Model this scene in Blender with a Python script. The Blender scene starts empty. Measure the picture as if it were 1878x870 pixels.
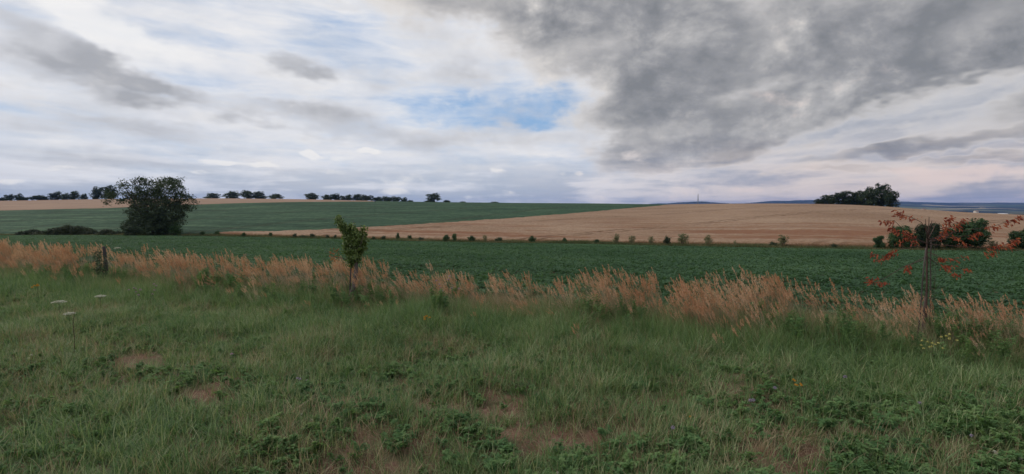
import bpy, math, random
import numpy as np
from mathutils import Vector

# ------------------------------------------------------------------ scene, camera, sky, sun
SC = bpy.context.scene
COL = SC.collection
R = random.Random(7)
NR = np.random.default_rng(11)
rad = math.radians

F = 939.0                     # focal length in photo pixels (photo is 1878 wide)
HORIZON = 378.0               # photo row of the horizon
CAM_H = 2.5
PITCH = math.atan((HORIZON - 435.0) / F)      # negative = looking down

cam_data = bpy.data.cameras.new('camera')
cam_data.sensor_width = 36.0
cam_data.lens = 36.0 * F / 1878.0
cam_data.clip_start = 0.05
cam_data.clip_end = 40000
cam = bpy.data.objects.new('camera', cam_data)
COL.objects.link(cam)
cam.location = (0, 0, CAM_H)
cam.rotation_euler = (rad(90) + PITCH, 0, 0)
SC.camera = cam

vs = SC.view_settings
vs.view_transform = 'Standard'
vs.look = 'None'
vs.gamma = 1.0
vs.use_curve_mapping = False
vs.exposure = 0.0
SC.render.engine = 'CYCLES'
SC.cycles.max_bounces = 4
SC.cycles.diffuse_bounces = 2
SC.cycles.transmission_bounces = 3
SC.cycles.volume_bounces = 0
SC.cycles.use_denoising = True

SUN_AZ, SUN_EL = rad(-68), rad(36)            # from the left, behind cloud


def px_dir(px, py):
    """world direction of a photo pixel"""
    u, v = (px - 939.0) / F, (435.0 - py) / F
    c, s = math.cos(PITCH), math.sin(PITCH)
    return Vector((u, c - v * s, s + v * c))


def px_ae(px, py):
    d = px_dir(px, py).normalized()
    return math.atan2(d.x, d.y), math.asin(d.z)


# ---- node helpers
class NT:
    def __init__(self, tree):
        self.t = tree
        self.t.nodes.clear()

    def n(self, typ, **kw):
        nd = self.t.nodes.new(typ)
        for k, v in kw.items():
            setattr(nd, k, v)
        return nd

    def link(self, a, b):
        self.t.links.new(a, b)

    def put(self, sock, v):
        if hasattr(v, 'is_output') or isinstance(v, bpy.types.NodeSocket):
            self.link(v, sock)
        elif isinstance(v, (tuple, list)) and len(v) == 3 and sock.type == 'RGBA':
            sock.default_value = (*v, 1.0)
        else:
            sock.default_value = v

    def m(self, op, a, b=None, c=None, clamp=False):
        nd = self.n('ShaderNodeMath', operation=op, use_clamp=clamp)
        self.put(nd.inputs[0], a)
        if b is not None:
            self.put(nd.inputs[1], b)
        if c is not None:
            self.put(nd.inputs[2], c)
        return nd.outputs[0]

    def smooth(self, v, lo, hi, a=0.0, b=1.0):
        nd = self.n('ShaderNodeMapRange', interpolation_type='SMOOTHSTEP')
        self.put(nd.inputs[0], v)
        for i, q in enumerate((lo, hi, a, b)):
            nd.inputs[i + 1].default_value = q
        return nd.outputs[0]

    def lin(self, v, lo, hi, a=0.0, b=1.0, clamp=True):
        nd = self.n('ShaderNodeMapRange', clamp=clamp)
        self.put(nd.inputs[0], v)
        for i, q in enumerate((lo, hi, a, b)):
            nd.inputs[i + 1].default_value = q
        return nd.outputs[0]

    def mix(self, f, a, b, mode='MIX'):
        nd = self.n('ShaderNodeMix', data_type='RGBA', blend_type=mode)
        self.put(nd.inputs[0], f)
        self.put(nd.inputs[6], a)
        self.put(nd.inputs[7], b)
        return nd.outputs[2]

    def noise(self, vec, scale, detail=4, rough=0.5, dist=0.0, out='Fac'):
        nd = self.n('ShaderNodeTexNoise')
        if vec is not None:
            self.link(vec, nd.inputs['Vector'])
        nd.inputs['Scale'].default_value = scale
        nd.inputs['Detail'].default_value = detail
        nd.inputs['Roughness'].default_value = rough
        nd.inputs['Distortion'].default_value = dist
        return nd.outputs[out]

    def vec(self, x, y, z=0.0):
        nd = self.n('ShaderNodeCombineXYZ')
        for i, q in enumerate((x, y, z)):
            self.put(nd.inputs[i], q)
        return nd.outputs[0]

    def sep(self, v):
        nd = self.n('ShaderNodeSeparateXYZ')
        self.link(v, nd.inputs[0])
        return nd.outputs

    def vm(self, op, a, b=None, scale=None):
        nd = self.n('ShaderNodeVectorMath', operation=op)
        self.put(nd.inputs[0], a)
        if b is not None:
            self.put(nd.inputs[1], b)
        if scale is not None:
            nd.inputs['Scale'].default_value = scale
        return nd.outputs[0]

    def ramp(self, f, stops):
        nd = self.n('ShaderNodeValToRGB')
        self.link(f, nd.inputs[0])
        cr = nd.color_ramp
        while len(cr.elements) < len(stops):
            cr.elements.new(0.5)
        for e, (p, c) in zip(cr.elements, stops):
            e.position = p
            e.color = (*c, 1)
        return nd.outputs[0]


def srgb(r, g, b):
    def f(c):
        c /= 255.0
        return c / 12.92 if c <= 0.04045 else ((c + 0.055) / 1.055) ** 2.4
    return (f(r), f(g), f(b))


def build_world():
    w = bpy.data.worlds.new('World')
    SC.world = w
    w.use_nodes = True
    w.cycles.sampling_method = 'NONE'
    T = NT(w.node_tree)
    out = T.n('ShaderNodeOutputWorld')
    tc = T.n('ShaderNodeTexCoord')
    D = tc.outputs['Generated']
    x, y, z = T.sep(D)
    zpos = T.m('MAXIMUM', z, 0.0)
    az = T.m('ARCTAN2', x, y)
    el = T.m('ARCSINE', z)
    zc = T.m('ADD', zpos, 0.035)
    # the cloud deck as a plane overhead: perspective comes from dividing by height
    ang = rad(2)
    rx = T.m('SUBTRACT', T.m('MULTIPLY', x, math.cos(ang)), T.m('MULTIPLY', y, math.sin(ang)))
    ry = T.m('ADD', T.m('MULTIPLY', x, math.sin(ang)), T.m('MULTIPLY', y, math.cos(ang)))
    cx = T.m('DIVIDE', rx, zc)
    cy = T.m('DIVIDE', ry, zc)
    P = T.vec(cx, cy, 0.0)
    Proll = T.vec(cx, T.m('MULTIPLY', cy, 0.42), 3.7)
    AE = T.vec(az, el, 0.0)
    Flat = T.vec(T.m('MULTIPLY', az, 1.0), T.m('MULTIPLY', el, 2.1), 1.3)

    nA = T.noise(Proll, 0.85, 5, 0.56, 0.35)            # long rolls
    nB = T.noise(P, 1.05, 5, 0.58, 0.25)                # broken cloud
    nC = T.noise(Flat, 5.2, 6, 0.60, 0.45)              # billows low in the sky
    nD = T.noise(T.vec(az, T.m('MULTIPLY', el, 7.0), 8.1), 5.0, 4, 0.55, 0.2)     # flat bars near the horizon
    nE = T.noise(T.vec(az, T.m('MULTIPLY', el, 1.4), 4.4), 16.0, 5, 0.60, 0.3)    # fine wisps
    bill = T.vec(az, T.m('MULTIPLY', el, 1.35), 0.6)
    nF = T.noise(bill, 6.5, 7, 0.60, 0.2)                                           # billows
    nF2 = T.noise(T.vm('ADD', bill, (-0.030, 0.036, 0.0)), 6.5, 6, 0.60, 0.2)       # the same a little sunward: relief
    relief = T.m('SUBTRACT', nF, nF2)
    nR = T.noise(T.vec(cx, T.m('MULTIPLY', cy, 0.16), 6.1), 0.95, 5, 0.52, 0.15)    # long streets of cloud

    warp = T.n('ShaderNodeTexNoise')
    T.link(Flat, warp.inputs['Vector'])
    warp.inputs['Scale'].default_value = 5.0
    warp.inputs['Detail'].default_value = 4
    warp.inputs['Roughness'].default_value = 0.62
    wv = T.vm('SUBTRACT', warp.outputs['Color'], (0.5, 0.5, 0.5))
    wv = T.vm('MULTIPLY', wv, (0.22, 0.12, 0.0))
    AEw = T.vm('ADD', AE, wv)

    AEs = T.vm('ADD', AE, T.vm('MULTIPLY', wv, (0.22, 0.40, 0.0)))

    def blobs(lst, space=None):
        tot = None
        for (px, py, bx, by, rot, wt) in lst:
            a0, e0 = px_ae(px, py)
            sx = abs(px_ae(px + bx, py)[0] - px_ae(px - bx, py)[0]) / 2
            sy = abs(px_ae(px, py + by)[1] - px_ae(px, py - by)[1]) / 2
            mp = T.n('ShaderNodeMapping', vector_type='TEXTURE')
            T.link(space or AEw, mp.inputs['Vector'])
            mp.inputs['Location'].default_value = (a0, e0, 0)
            mp.inputs['Rotation'].default_value = (0, 0, rad(rot))
            mp.inputs['Scale'].default_value = (sx, sy, 1)
            g = T.n('ShaderNodeTexGradient', gradient_type='SPHERICAL')
            T.link(mp.outputs[0], g.inputs[0])
            s = T.smooth(g.outputs['Fac'], 0.0, 0.75)
            s = T.m('MULTIPLY', s, wt)
            tot = s if tot is None else T.m('ADD', tot, s)
        return tot

    # --- clear sky
    sky = T.n('ShaderNodeTexSky', sky_type='NISHITA')
    sky.sun_disc = False
    sky.sun_elevation = SUN_EL
    sky.sun_rotation = SUN_AZ
    sky.altitude = 250
    sky.air_density = 1.0
    sky.dust_density = 0.6
    sky.ozone_density = 2.0
    blue = T.vm('MULTIPLY', sky.outputs[0], (0.085, 0.093, 0.105))
    blue = T.mix(0.6, blue, srgb(118, 172, 224))

    # --- thin high veil, torn open in places
    gap = blobs([(890, 195, 270, 62, 2, 0.52), (960, 208, 130, 30, 6, 0.36), (1030, 190, 50, 50, 0, 0.25),
                 (800, 95, 330, 80, -3, 0.12), (600, 45, 360, 80, 0, 0.13), (500, 195, 280, 40, -5, 0.10), (350, 150, 160, 30, -10, 0.08),
                 (980, 300, 340, 22, 0, 0.22)])
    wisp = T.noise(T.vec(az, T.m('MULTIPLY', el, 5.0), 2.2), 6.5, 5, 0.60, 0.35)      # drawn-out streaks
    veil = T.m('ADD', T.m('MULTIPLY', nA, 0.8), T.m('MULTIPLY', wisp, 0.9))
    veil = T.m('ADD', veil, -0.02)
    veil = T.m('SUBTRACT', veil, gap)
    veil = T.smooth(veil, -0.05, 0.95)
    veil_col = T.ramp(T.m('ADD', T.m('MULTIPLY', nC, 0.45), T.m('ADD', T.m('MULTIPLY', nB, 0.3), T.m('MULTIPLY', wisp, 0.25))),
                      [(0.36, srgb(200, 206, 217)), (0.50, srgb(226, 228, 234)), (0.62, srgb(245, 243, 242))])
    c = T.mix(veil, blue, veil_col)

    rgrey = T.smooth(T.m('ADD', az, T.m('MULTIPLY', T.m('SUBTRACT', nR, 0.5), 0.5)), 0.08, 0.55, 0.0, 0.72)
    c = T.mix(rgrey, c, T.ramp(T.m('ADD', T.m('MULTIPLY', nR, 0.6), T.m('MULTIPLY', wisp, 0.4)), [(0.36, srgb(146, 150, 161)), (0.5, srgb(174, 176, 184)), (0.64, srgb(212, 209, 210))]))

    # --- grey rolls on the left half
    lg = blobs([(120, 100, 330, 70, -17, 0.85), (20, 125, 220, 50, -10, 0.6), (235, 132, 150, 40, -18, 0.5),
                (420, 200, 420, 36, -7, 0.34), (620, 235, 360, 46, -5, 0.36), (250, 240, 420, 30, -7, 0.42),
                (552, 118, 80, 40, 0, 0.7), (690, 132, 140, 52, -5, 0.5), (840, 140, 120, 40, 0, 0.3),
                (120, 295, 500, 28, -2, 0.4), (900, 250, 300, 40, 0, 0.35), (600, 5, 200, 20, 0, 0.3)])
    lgm = T.m('ADD', lg, T.m('MULTIPLY', T.m('SUBTRACT', nA, 0.5), 0.9))
    lgm = T.m('ADD', lgm, T.m('MULTIPLY', T.m('SUBTRACT', nR, 0.42), 1.2))
    lgm = T.m('ADD', lgm, T.m('MULTIPLY', T.m('SUBTRACT', wisp, 0.5), 0.7))
    lgm = T.m('ADD', lgm, T.m('MULTIPLY', T.m('SUBTRACT', nE, 0.5), 0.5))
    lgm = T.m('ADD', lgm, T.m('MULTIPLY', T.m('SUBTRACT', nF, 0.5), 0.7))
    lgmask = T.smooth(lgm, -0.05, 1.0, 0.0, 0.92)
    lgcol = T.ramp(T.m('ADD', T.m('SUBTRACT', T.m('MULTIPLY', lgm, 0.5), T.m('MULTIPLY', relief, 0.7)), T.m('MULTIPLY', nC, 0.4)),
                   [(0.20, srgb(238, 238, 240)), (0.42, srgb(206, 207, 212)), (0.78, srgb(166, 168, 174))])
    c = T.mix(lgmask, c, lgcol)

    # --- the great dark deck on the right
    dk = blobs([(940, -5, 480, 95, -4, 0.85), (1130, 60, 320, 140, 0, 0.85), (1400, 90, 420, 170, 8, 0.9),
                (1750, 60, 480, 160, 6, 0.95), (1190, 185, 210, 95, 10, 0.75), (1290, 250, 330, 80, 10, 0.75),
                (1560, 205, 420, 80, 14, 0.7), (1210, 292, 260, 44, 0, 0.62), (1850, 225, 320, 60, 8, 0.5),
                (1590, 288, 280, 24, 4, 0.6), (1800, 338, 300, 14, 0, 0.5), (1720, 302, 300, 13, 4, 0.55), (1450, 322, 240, 11, 2, 0.5), (1860, 285, 240, 16, 5, 0.5), (1560, 250, 260, 16, 12, 0.35), (1760, 262, 280, 26, 8, 0.5), (2100, 100, 500, 200, 0, 0.9),
                (1440, 280, 360, 40, 12, -0.42), (1700, 190, 360, 34, 11, -0.34), (1850, 150, 260, 36, 8, -0.32),
                (1480, 130, 240, 34, 14, -0.25), (650, 160, 260, 120, 0, -0.6), (900, 195, 150, 60, 0, -0.6), (1120, 140, 110, 44, 20, -0.22)])
    dkn = T.m('ADD', T.m('MULTIPLY', T.m('SUBTRACT', nF, 0.5), 1.35), T.m('MULTIPLY', T.m('SUBTRACT', nC, 0.5), 0.45))
    dkn = T.m('ADD', dkn, T.m('MULTIPLY', T.m('SUBTRACT', nE, 0.5), 0.65))
    dkn = T.m('ADD', dkn, T.m('MULTIPLY', T.m('SUBTRACT', nR, 0.5), 0.8))
    dkm = T.m('ADD', dk, dkn)
    dkmask = T.smooth(dkm, 0.08, 0.74)
    tex = T.m('ADD', T.m('MULTIPLY', nR, 0.52), T.m('MULTIPLY', nF, 0.40))
    tex = T.m('ADD', tex, T.m('MULTIPLY', nA, 0.12))
    tex = T.m('ADD', tex, T.m('MULTIPLY', relief, 0.85))
    tex = T.m('ADD', tex, T.m('MULTIPLY', T.m('SUBTRACT', nE, 0.5), 0.20))
    tex = T.m('SUBTRACT', tex, T.m('MULTIPLY', T.smooth(dkm, 0.5, 1.3), 0.05))
    dkcol = T.ramp(tex, [(0.32, srgb(130, 133, 138)), (0.46, srgb(151, 152, 156)), (0.60, srgb(178, 177, 178)),
                         (0.76, srgb(216, 212, 208))])
    edge = T.smooth(dkm, 0.20, 1.15, 1.0, 0.0)
    dkcol = T.mix(T.m('MULTIPLY', edge, 0.88), dkcol, srgb(226, 222, 220))
    c = T.mix(dkmask, c, dkcol)

    # --- brilliant sunlit cloud upper left
    wb = blobs([(190, 45, 240, 60, -24, 1.0), (330, 95, 160, 30, -20, 0.5), (90, 20, 160, 40, -10, 0.6), (700, 118, 80, 30, 0, 0.35)])
    wbm = T.smooth(T.m('ADD', wb, T.m('MULTIPLY', T.m('SUBTRACT', nF, 0.5), 1.3)), 0.05, 1.15, 0.0, 0.75)
    c = T.mix(wbm, c, srgb(250, 248, 246))

    # --- low air: bars of cloud over a lavender horizon, faintly pink to the right
    low = T.smooth(el, 0.0, 0.145, 1.0, 0.0)
    warmth = T.smooth(az, -0.15, 0.6)
    barcol_hi = T.mix(warmth, srgb(224, 226, 234), srgb(228, 211, 203))
    barcol_lo = T.mix(warmth, srgb(172, 182, 199), srgb(158, 158, 174))
    bars = T.smooth(T.m('ADD', T.m('MULTIPLY', nD, 0.8), T.m('MULTIPLY', nE, 0.25)), 0.43, 0.62)
    barcol = T.mix(bars, barcol_lo, barcol_hi)
    c = T.mix(T.m('MULTIPLY', low, 0.86), c, barcol)

    # --- small heaped clouds above the horizon
    cu = blobs([(572, 284, 26, 13, 0, 1.0), (588, 290, 24, 9, 0, 0.8), (672, 279, 30, 12, 0, 1.1), (640, 292, 60, 10, 0, 0.55), (690, 284, 20, 8, 0, 0.7),
                (390, 298, 60, 11, 0, 0.72), (430, 300, 40, 9, 0, 0.6), (485, 306, 42, 10, 0, 0.75), (365, 319, 40, 8, 0, 0.65), (115, 304, 50, 9, 0, 0.65),
                (20, 322, 70, 9, 0, 0.6), (610, 318, 60, 9, 0, 0.45), (735, 350, 60, 9, 0, 0.75), (912, 312, 26, 9, 0, 0.7), (930, 318, 50, 8, 0, 0.4),
                (1055, 316, 18, 9, 0, 0.9), (1028, 317, 14, 7, 0, 0.6), (975, 318, 30, 9, 0, 0.5), (1160, 287, 60, 16, 0, 0.55), (860, 362, 16, 6, 0, 0.6), (930, 355, 24, 7, 0, 0.5),
                (1100, 364, 24, 6, 0, 0.6), (1780, 318, 210, 22, 2, 0.75), (1650, 312, 80, 10, 0, 0.5), (1370, 346, 60, 9, 0, 0.6), (1265, 352, 70, 10, 0, 0.65), (1240, 362, 22, 6, 0, 0.6)], AEs)
    cun = T.m('ADD', cu, T.m('MULTIPLY', T.m('SUBTRACT', nE, 0.5), 1.9))
    cun = T.m('ADD', cun, T.m('MULTIPLY', relief, 1.2))
    cum = T.smooth(cun, 0.22, 0.95, 0.0, 0.72)
    cucol = T.mix(warmth, srgb(248, 245, 242), srgb(234, 214, 206))
    c = T.mix(cum, c, cucol)

    # below the horizon the world is dull earth
    gmask = T.smooth(z, -0.03, 0.0)
    c = T.mix(gmask, (0.10, 0.10, 0.085), c)
    bg = T.n('ShaderNodeBackground')
    T.link(c, bg.inputs[0])
    bg.inputs[1].default_value = 1.0
    T.link(bg.outputs[0], out.inputs[0])


build_world()

sun_data = bpy.data.lights.new('sun', 'SUN')
sun_data.energy = 1.5
sun_data.angle = rad(22)
sun_data.color = (1.0, 0.93, 0.84)
sun = bpy.data.objects.new('sun', sun_data)
COL.objects.link(sun)
sun_vec = Vector((math.sin(SUN_AZ) * math.cos(SUN_EL), math.cos(SUN_AZ) * math.cos(SUN_EL), math.sin(SUN_EL)))
sun.rotation_euler = sun_vec.to_track_quat('Z', 'Y').to_euler()
sun.location = (-20, 8, 30)

# ------------------------------------------------------------------ numeric helpers
PX = lambda px: (px - 939.0) / F


def table(pts):
    xs = np.array([PX(p[0]) for p in pts])
    ys = np.array([p[1] for p in pts], float)
    return lambda u: np.interp(u, xs, ys)


_perm = np.random.default_rng(3).random((256, 256))


def vnoise(x, y):
    """smooth value noise 0..1, numpy arrays"""
    x = np.asarray(x, float); y = np.asarray(y, float)
    xi = np.floor(x).astype(int); yi = np.floor(y).astype(int)
    fx = x - xi; fy = y - yi
    fx = fx * fx * (3 - 2 * fx); fy = fy * fy * (3 - 2 * fy)
    g = lambda a, b: _perm[a % 256, b % 256]
    return ((g(xi, yi) * (1 - fx) + g(xi + 1, yi) * fx) * (1 - fy)
            + (g(xi, yi + 1) * (1 - fx) + g(xi + 1, yi + 1) * fx) * fy)


def fbm(x, y, o=4):
    t = 0; a = 0.5; s = 0
    for i in range(o):
        t = t + a * vnoise(np.asarray(x) * 2 ** i + 17.3 * i, np.asarray(y) * 2 ** i + 5.1 * i)
        s += a; a *= 0.5
    return t / s


def sstep(a, b, x):
    t = np.clip((np.asarray(x, float) - a) / (b - a), 0, 1)
    return t * t * (3 - 2 * t)


# ------------------------------------------------------------------ the lie of the land
STRIP_B, SLOPE = 11.5, 0.352             # the strip of tall grass runs along y = STRIP_B - SLOPE*x
BORDER_B = 62.0                          # the grassy balk beyond the beet field
border_py = table([(-140, 433), (0, 433), (270, 433), (400, 435), (600, 440), (830, 446), (1040, 449), (1230, 453),
                   (1450, 457), (1600, 460), (1780, 462), (2020, 464)])
crest_y = table([(-140, 425), (0, 430), (300, 440), (560, 430), (750, 420), (939, 400), (1100, 370), (1240, 305),
                 (1400, 240), (1560, 205), (1640, 190), (1750, 170), (1878, 150), (2020, 140)])
crest_py = table([(-140, 371), (0, 370), (200, 367), (400, 366), (560, 367.5), (680, 370), (750, 371.5), (940, 373.5),
                  (1100, 374.5), (1240, 376.5), (1290, 376), (1400, 375.5), (1500, 376.5), (1560, 378), (1620, 381),
                  (1700, 388), (1780, 394), (1878, 399), (2020, 403)])


def smoothed(f, sig):
    us = np.linspace(-1.3, 1.3, 1301)
    v = f(us)
    k = np.exp(-0.5 * (np.arange(-120, 121) * 0.002 / sig) ** 2); k /= k.sum()
    vp = np.pad(v, 120, mode='edge')
    w = np.convolve(vp, k, mode='valid')
    return lambda u: np.interp(u, us, w)


crest_y = smoothed(crest_y, 0.055)
crest_py = smoothed(crest_py, 0.012)
border_py = smoothed(border_py, 0.03)


def line_y(b, u):
    return b / (1 + SLOPE * u)


def zpix(py, y):
    return CAM_H - (py - HORIZON) * y / F


def prof(u, y):
    yE = line_y(STRIP_B + 2.0, u)
    yB = line_y(BORDER_B, u)
    zB = zpix(border_py(u), yB)
    yC = crest_y(u)
    zC = zpix(crest_py(u), yC)
    t1 = np.clip((y - yE) / (yB - yE), 0, 1)
    z1 = zB * (t1 * 0.75 + 0.25 * t1 * t1)
    t2 = np.clip((y - yB) / (yC - yB), 0, 1)
    z2 = zB + (zC - zB) * np.sin(t2 * math.pi / 2)
    d = np.clip(y - yC, 0, None)
    z3 = zC - np.minimum(d * d * 0.00022, 0.045 * d)
    z = np.where(y < yB, z1, np.where(y < yC, z2, np.maximum(z3, -34.0 + 0 * d)))
    return z


def terrain(x, y):
    x = np.asarray(x, float); y = np.asarray(y, float)
    phi = np.arctan2(x, y)
    r = np.hypot(x, y)
    pc = np.clip(phi, -rad(49), rad(49))
    z = prof(np.tan(pc), r * np.cos(pc))
    w = sstep(rad(60), rad(115), np.abs(phi))
    z = z * (1 - w) - w * np.minimum(r * 0.01, 30)
    near = 1 - sstep(16, 30, r)
    z = z + near * (fbm(x * 0.55 + 40, y * 0.55 + 9, 3) - 0.5) * 0.32
    return z


def tz(x, y):
    return float(terrain(np.array([x]), np.array([y]))[0])


def on_ground(px, py):
    """world point where the ray of a photo pixel meets the land"""
    d = px_dir(px, py)
    t = 3.0
    while t < 4000:
        p = Vector((0, 0, CAM_H)) + d * t
        if p.z <= tz(p.x, p.y):
            break
        t *= 1.01
    lo, hi = t / 1.011, t
    for _ in range(20):
        mid = (lo + hi) / 2
        p = Vector((0, 0, CAM_H)) + d * mid
        if p.z <= tz(p.x, p.y):
            hi = mid
        else:
            lo = mid
    return Vector((0, 0, CAM_H)) + d * hi


def at_depth(px, py, depth):
    d = px_dir(px, py)
    return Vector((0, 0, CAM_H)) + d * (depth / d.y)


# ------------------------------------------------------------------ mesh helpers
def np_mesh(name, verts, quads=None, tris=None, var=None):
    me = bpy.data.meshes.new(name)
    verts = np.asarray(verts, np.float32)
    loops = []; starts = []; tot = []
    n = 0
    for arr, k in ((quads, 4), (tris, 3)):
        if arr is not None and len(arr):
            arr = np.asarray(arr, np.int32)
            loops.append(arr.ravel())
            starts.append(np.arange(len(arr)) * k + n)
            tot.append(np.full(len(arr), k))
            n += len(arr) * k
    loops = np.concatenate(loops); starts = np.concatenate(starts); tot = np.concatenate(tot)
    me.vertices.add(len(verts)); me.vertices.foreach_set('co', verts.ravel())
    me.loops.add(len(loops)); me.loops.foreach_set('vertex_index', loops.astype(np.int32))
    me.polygons.add(len(starts))
    me.polygons.foreach_set('loop_start', starts.astype(np.int32))
    me.polygons.foreach_set('loop_total', tot.astype(np.int32))
    if var is not None:
        a = me.attributes.new('var', 'FLOAT', 'POINT')
        a.data.foreach_set('value', np.asarray(var, np.float32))
    me.update(calc_edges=True)
    me.validate()
    return me


class Geo:
    """collects shapes for ONE mesh"""
    def __init__(self):
        self.v = []; self.q = []; self.t = []; self.a = []; self.n = 0

    def add(self, v, q=None, t=None, var=0.5):
        v = np.asarray(v, float).reshape(-1, 3)
        self.v.append(v)
        if q is not None and len(q):
            self.q.append(np.asarray(q, int) + self.n)
        if t is not None and len(t):
            self.t.append(np.asarray(t, int) + self.n)
        self.a.append(np.full(len(v), var) if np.isscalar(var) else np.asarray(var, float))
        self.n += len(v)

    def tube(self, pts, radii, sides=6, var=0.5, cap=True):
        pts = [Vector(p) for p in pts]
        rings = []
        for i, p in enumerate(pts):
            a = pts[max(i - 1, 0)]; b = pts[min(i + 1, len(pts) - 1)]
            t = (b - a).normalized()
            ref = Vector((0, 0, 1)) if abs(t.z) < 0.9 else Vector((1, 0, 0))
            s = t.cross(ref).normalized(); w = s.cross(t)
            r = radii[i] if hasattr(radii, '__len__') else radii
            for k in range(sides):
                an = 2 * math.pi * k / sides
                rings.append(p + (s * math.cos(an) + w * math.sin(an)) * r)
        q = []
        for i in range(len(pts) - 1):
            for k in range(sides):
                k2 = (k + 1) % sides
                q.append((i * sides + k, i * sides + k2, (i + 1) * sides + k2, (i + 1) * sides + k))
        t = []
        if cap:
            for k in range(1, sides - 1):
                t.append((0, k + 1, k))
                o = (len(pts) - 1) * sides
                t.append((o, o + k, o + k + 1))
        self.add([tuple(v) for v in rings], q, t, var)

    def box(self, cx, cy, cz, sx, sy, sz, var=0.5):
        v = [(cx + sx * a / 2, cy + sy * b / 2, cz + sz * c / 2) for a in (-1, 1) for b in (-1, 1) for c in (-1, 1)]
        q = [(0, 1, 3, 2), (4, 6, 7, 5), (0, 4, 5, 1), (2, 3, 7, 6), (0, 2, 6, 4), (1, 5, 7, 3)]
        self.add(v, q, None, var)

    def leaves(self, cen, size, aspect=0.5, normal=None, jitter=1.0, var=None, rng=NR, fold=0.12, direc=None):
        """diamond leaves folded along the midrib"""
        cen = np.asarray(cen, float); N = len(cen)
        size = np.broadcast_to(size, (N,)).astype(float)
        nrm = rng.normal(size=(N, 3)) * jitter
        if normal is not None:
            nrm = nrm + normal
        nrm /= np.linalg.norm(nrm, axis=1)[:, None] + 1e-9
        d = rng.normal(size=(N, 3)) if direc is None else np.asarray(direc, float) + rng.normal(size=(N, 3)) * 0.25
        d -= nrm * (d * nrm).sum(1)[:, None]
        d /= np.linalg.norm(d, axis=1)[:, None] + 1e-9
        s = np.cross(nrm, d)
        L = size[:, None]
        v = np.stack([cen - d * L * 0.5, cen + s * L * aspect * 0.5 + nrm * L * fold,
                      cen + d * L * 0.5, cen - s * L * aspect * 0.5 + nrm * L * fold], 1)
        i = np.arange(N) * 4
        t = np.concatenate([np.stack([i, i + 1, i + 2], 1), np.stack([i, i + 2, i + 3], 1)])
        if var is None:
            var = rng.random(N)
        self.add(v.reshape(-1, 3), None, t, np.repeat(np.broadcast_to(var, (N,)), 4))

    def blade(self, base, h, w, lean, bend, rot, segs=3, var=0.5, twist=0.0):
        """a grass blade: tapered strip that leans and bends over"""
        ca, sa = math.cos(rot), math.sin(rot)
        v = []
        px_, pz_, an = 0.0, 0.0, lean
        for i in range(segs + 1):
            t = i / segs
            ww = w * (1 - t ** 1.6) * 0.5
            tw = twist * t
            ox, oy = -math.sin(tw) * ww, math.cos(tw) * ww
            for sgn in ((-1, 1) if i < segs else (1,)):
                lx, ly = px_ + ox * sgn, oy * sgn
                v.append((base[0] + lx * ca - ly * sa, base[1] + lx * sa + ly * ca, base[2] + pz_))
            px_ += math.sin(an) * h / segs
            pz_ += math.cos(an) * h / segs
            an += bend / segs
        q = [(2 * i, 2 * i + 1, 2 * i + 3, 2 * i + 2) for i in range(segs - 1)]
        k = 2 * (segs - 1)
        self.add(v, q, [(k, k + 1, k + 2)], var)

    def mesh(self, name, mat, smooth=False):
        v = np.concatenate(self.v)
        me = np_mesh(name, v, np.concatenate(self.q) if self.q else None, np.concatenate(self.t) if self.t else None,
                     np.concatenate(self.a))
        me.materials.append(mat)
        if smooth:
            me.polygons.foreach_set('use_smooth', np.ones(len(me.polygons), bool))
        return me


def obj(name, me, parent=None):
    o = bpy.data.objects.new(name, me)
    COL.objects.link(o)
    o.parent = parent
    return o


def tag(o, label, cat=None, group=None, kind=None):
    o['label'] = label
    if cat: o['category'] = cat
    if group: o['group'] = group
    if kind: o['kind'] = kind
    return o


def thing(name, label, cat, loc, rz=0.0, group=None, scale=1.0):
    o = bpy.data.objects.new(name, None)
    o.empty_display_size = 0.2
    COL.objects.link(o)
    o.location = loc
    o.rotation_euler = (0, 0, rz)
    o.scale = scale if isinstance(scale, tuple) else (scale,) * 3
    return tag(o, label, cat, group)


# ------------------------------------------------------------------ materials
def principled(T, col, rough=0.7, spec=0.3):
    b = T.n('ShaderNodeBsdfPrincipled')
    T.put(b.inputs['Base Color'], col)
    T.put(b.inputs['Roughness'], rough)
    b.inputs['Specular IOR Level'].default_value = spec
    return b


def newmat(name):
    m = bpy.data.materials.new(name)
    m.use_nodes = True
    T = NT(m.node_tree)
    out = T.n('ShaderNodeOutputMaterial')
    return m, T, out


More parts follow.
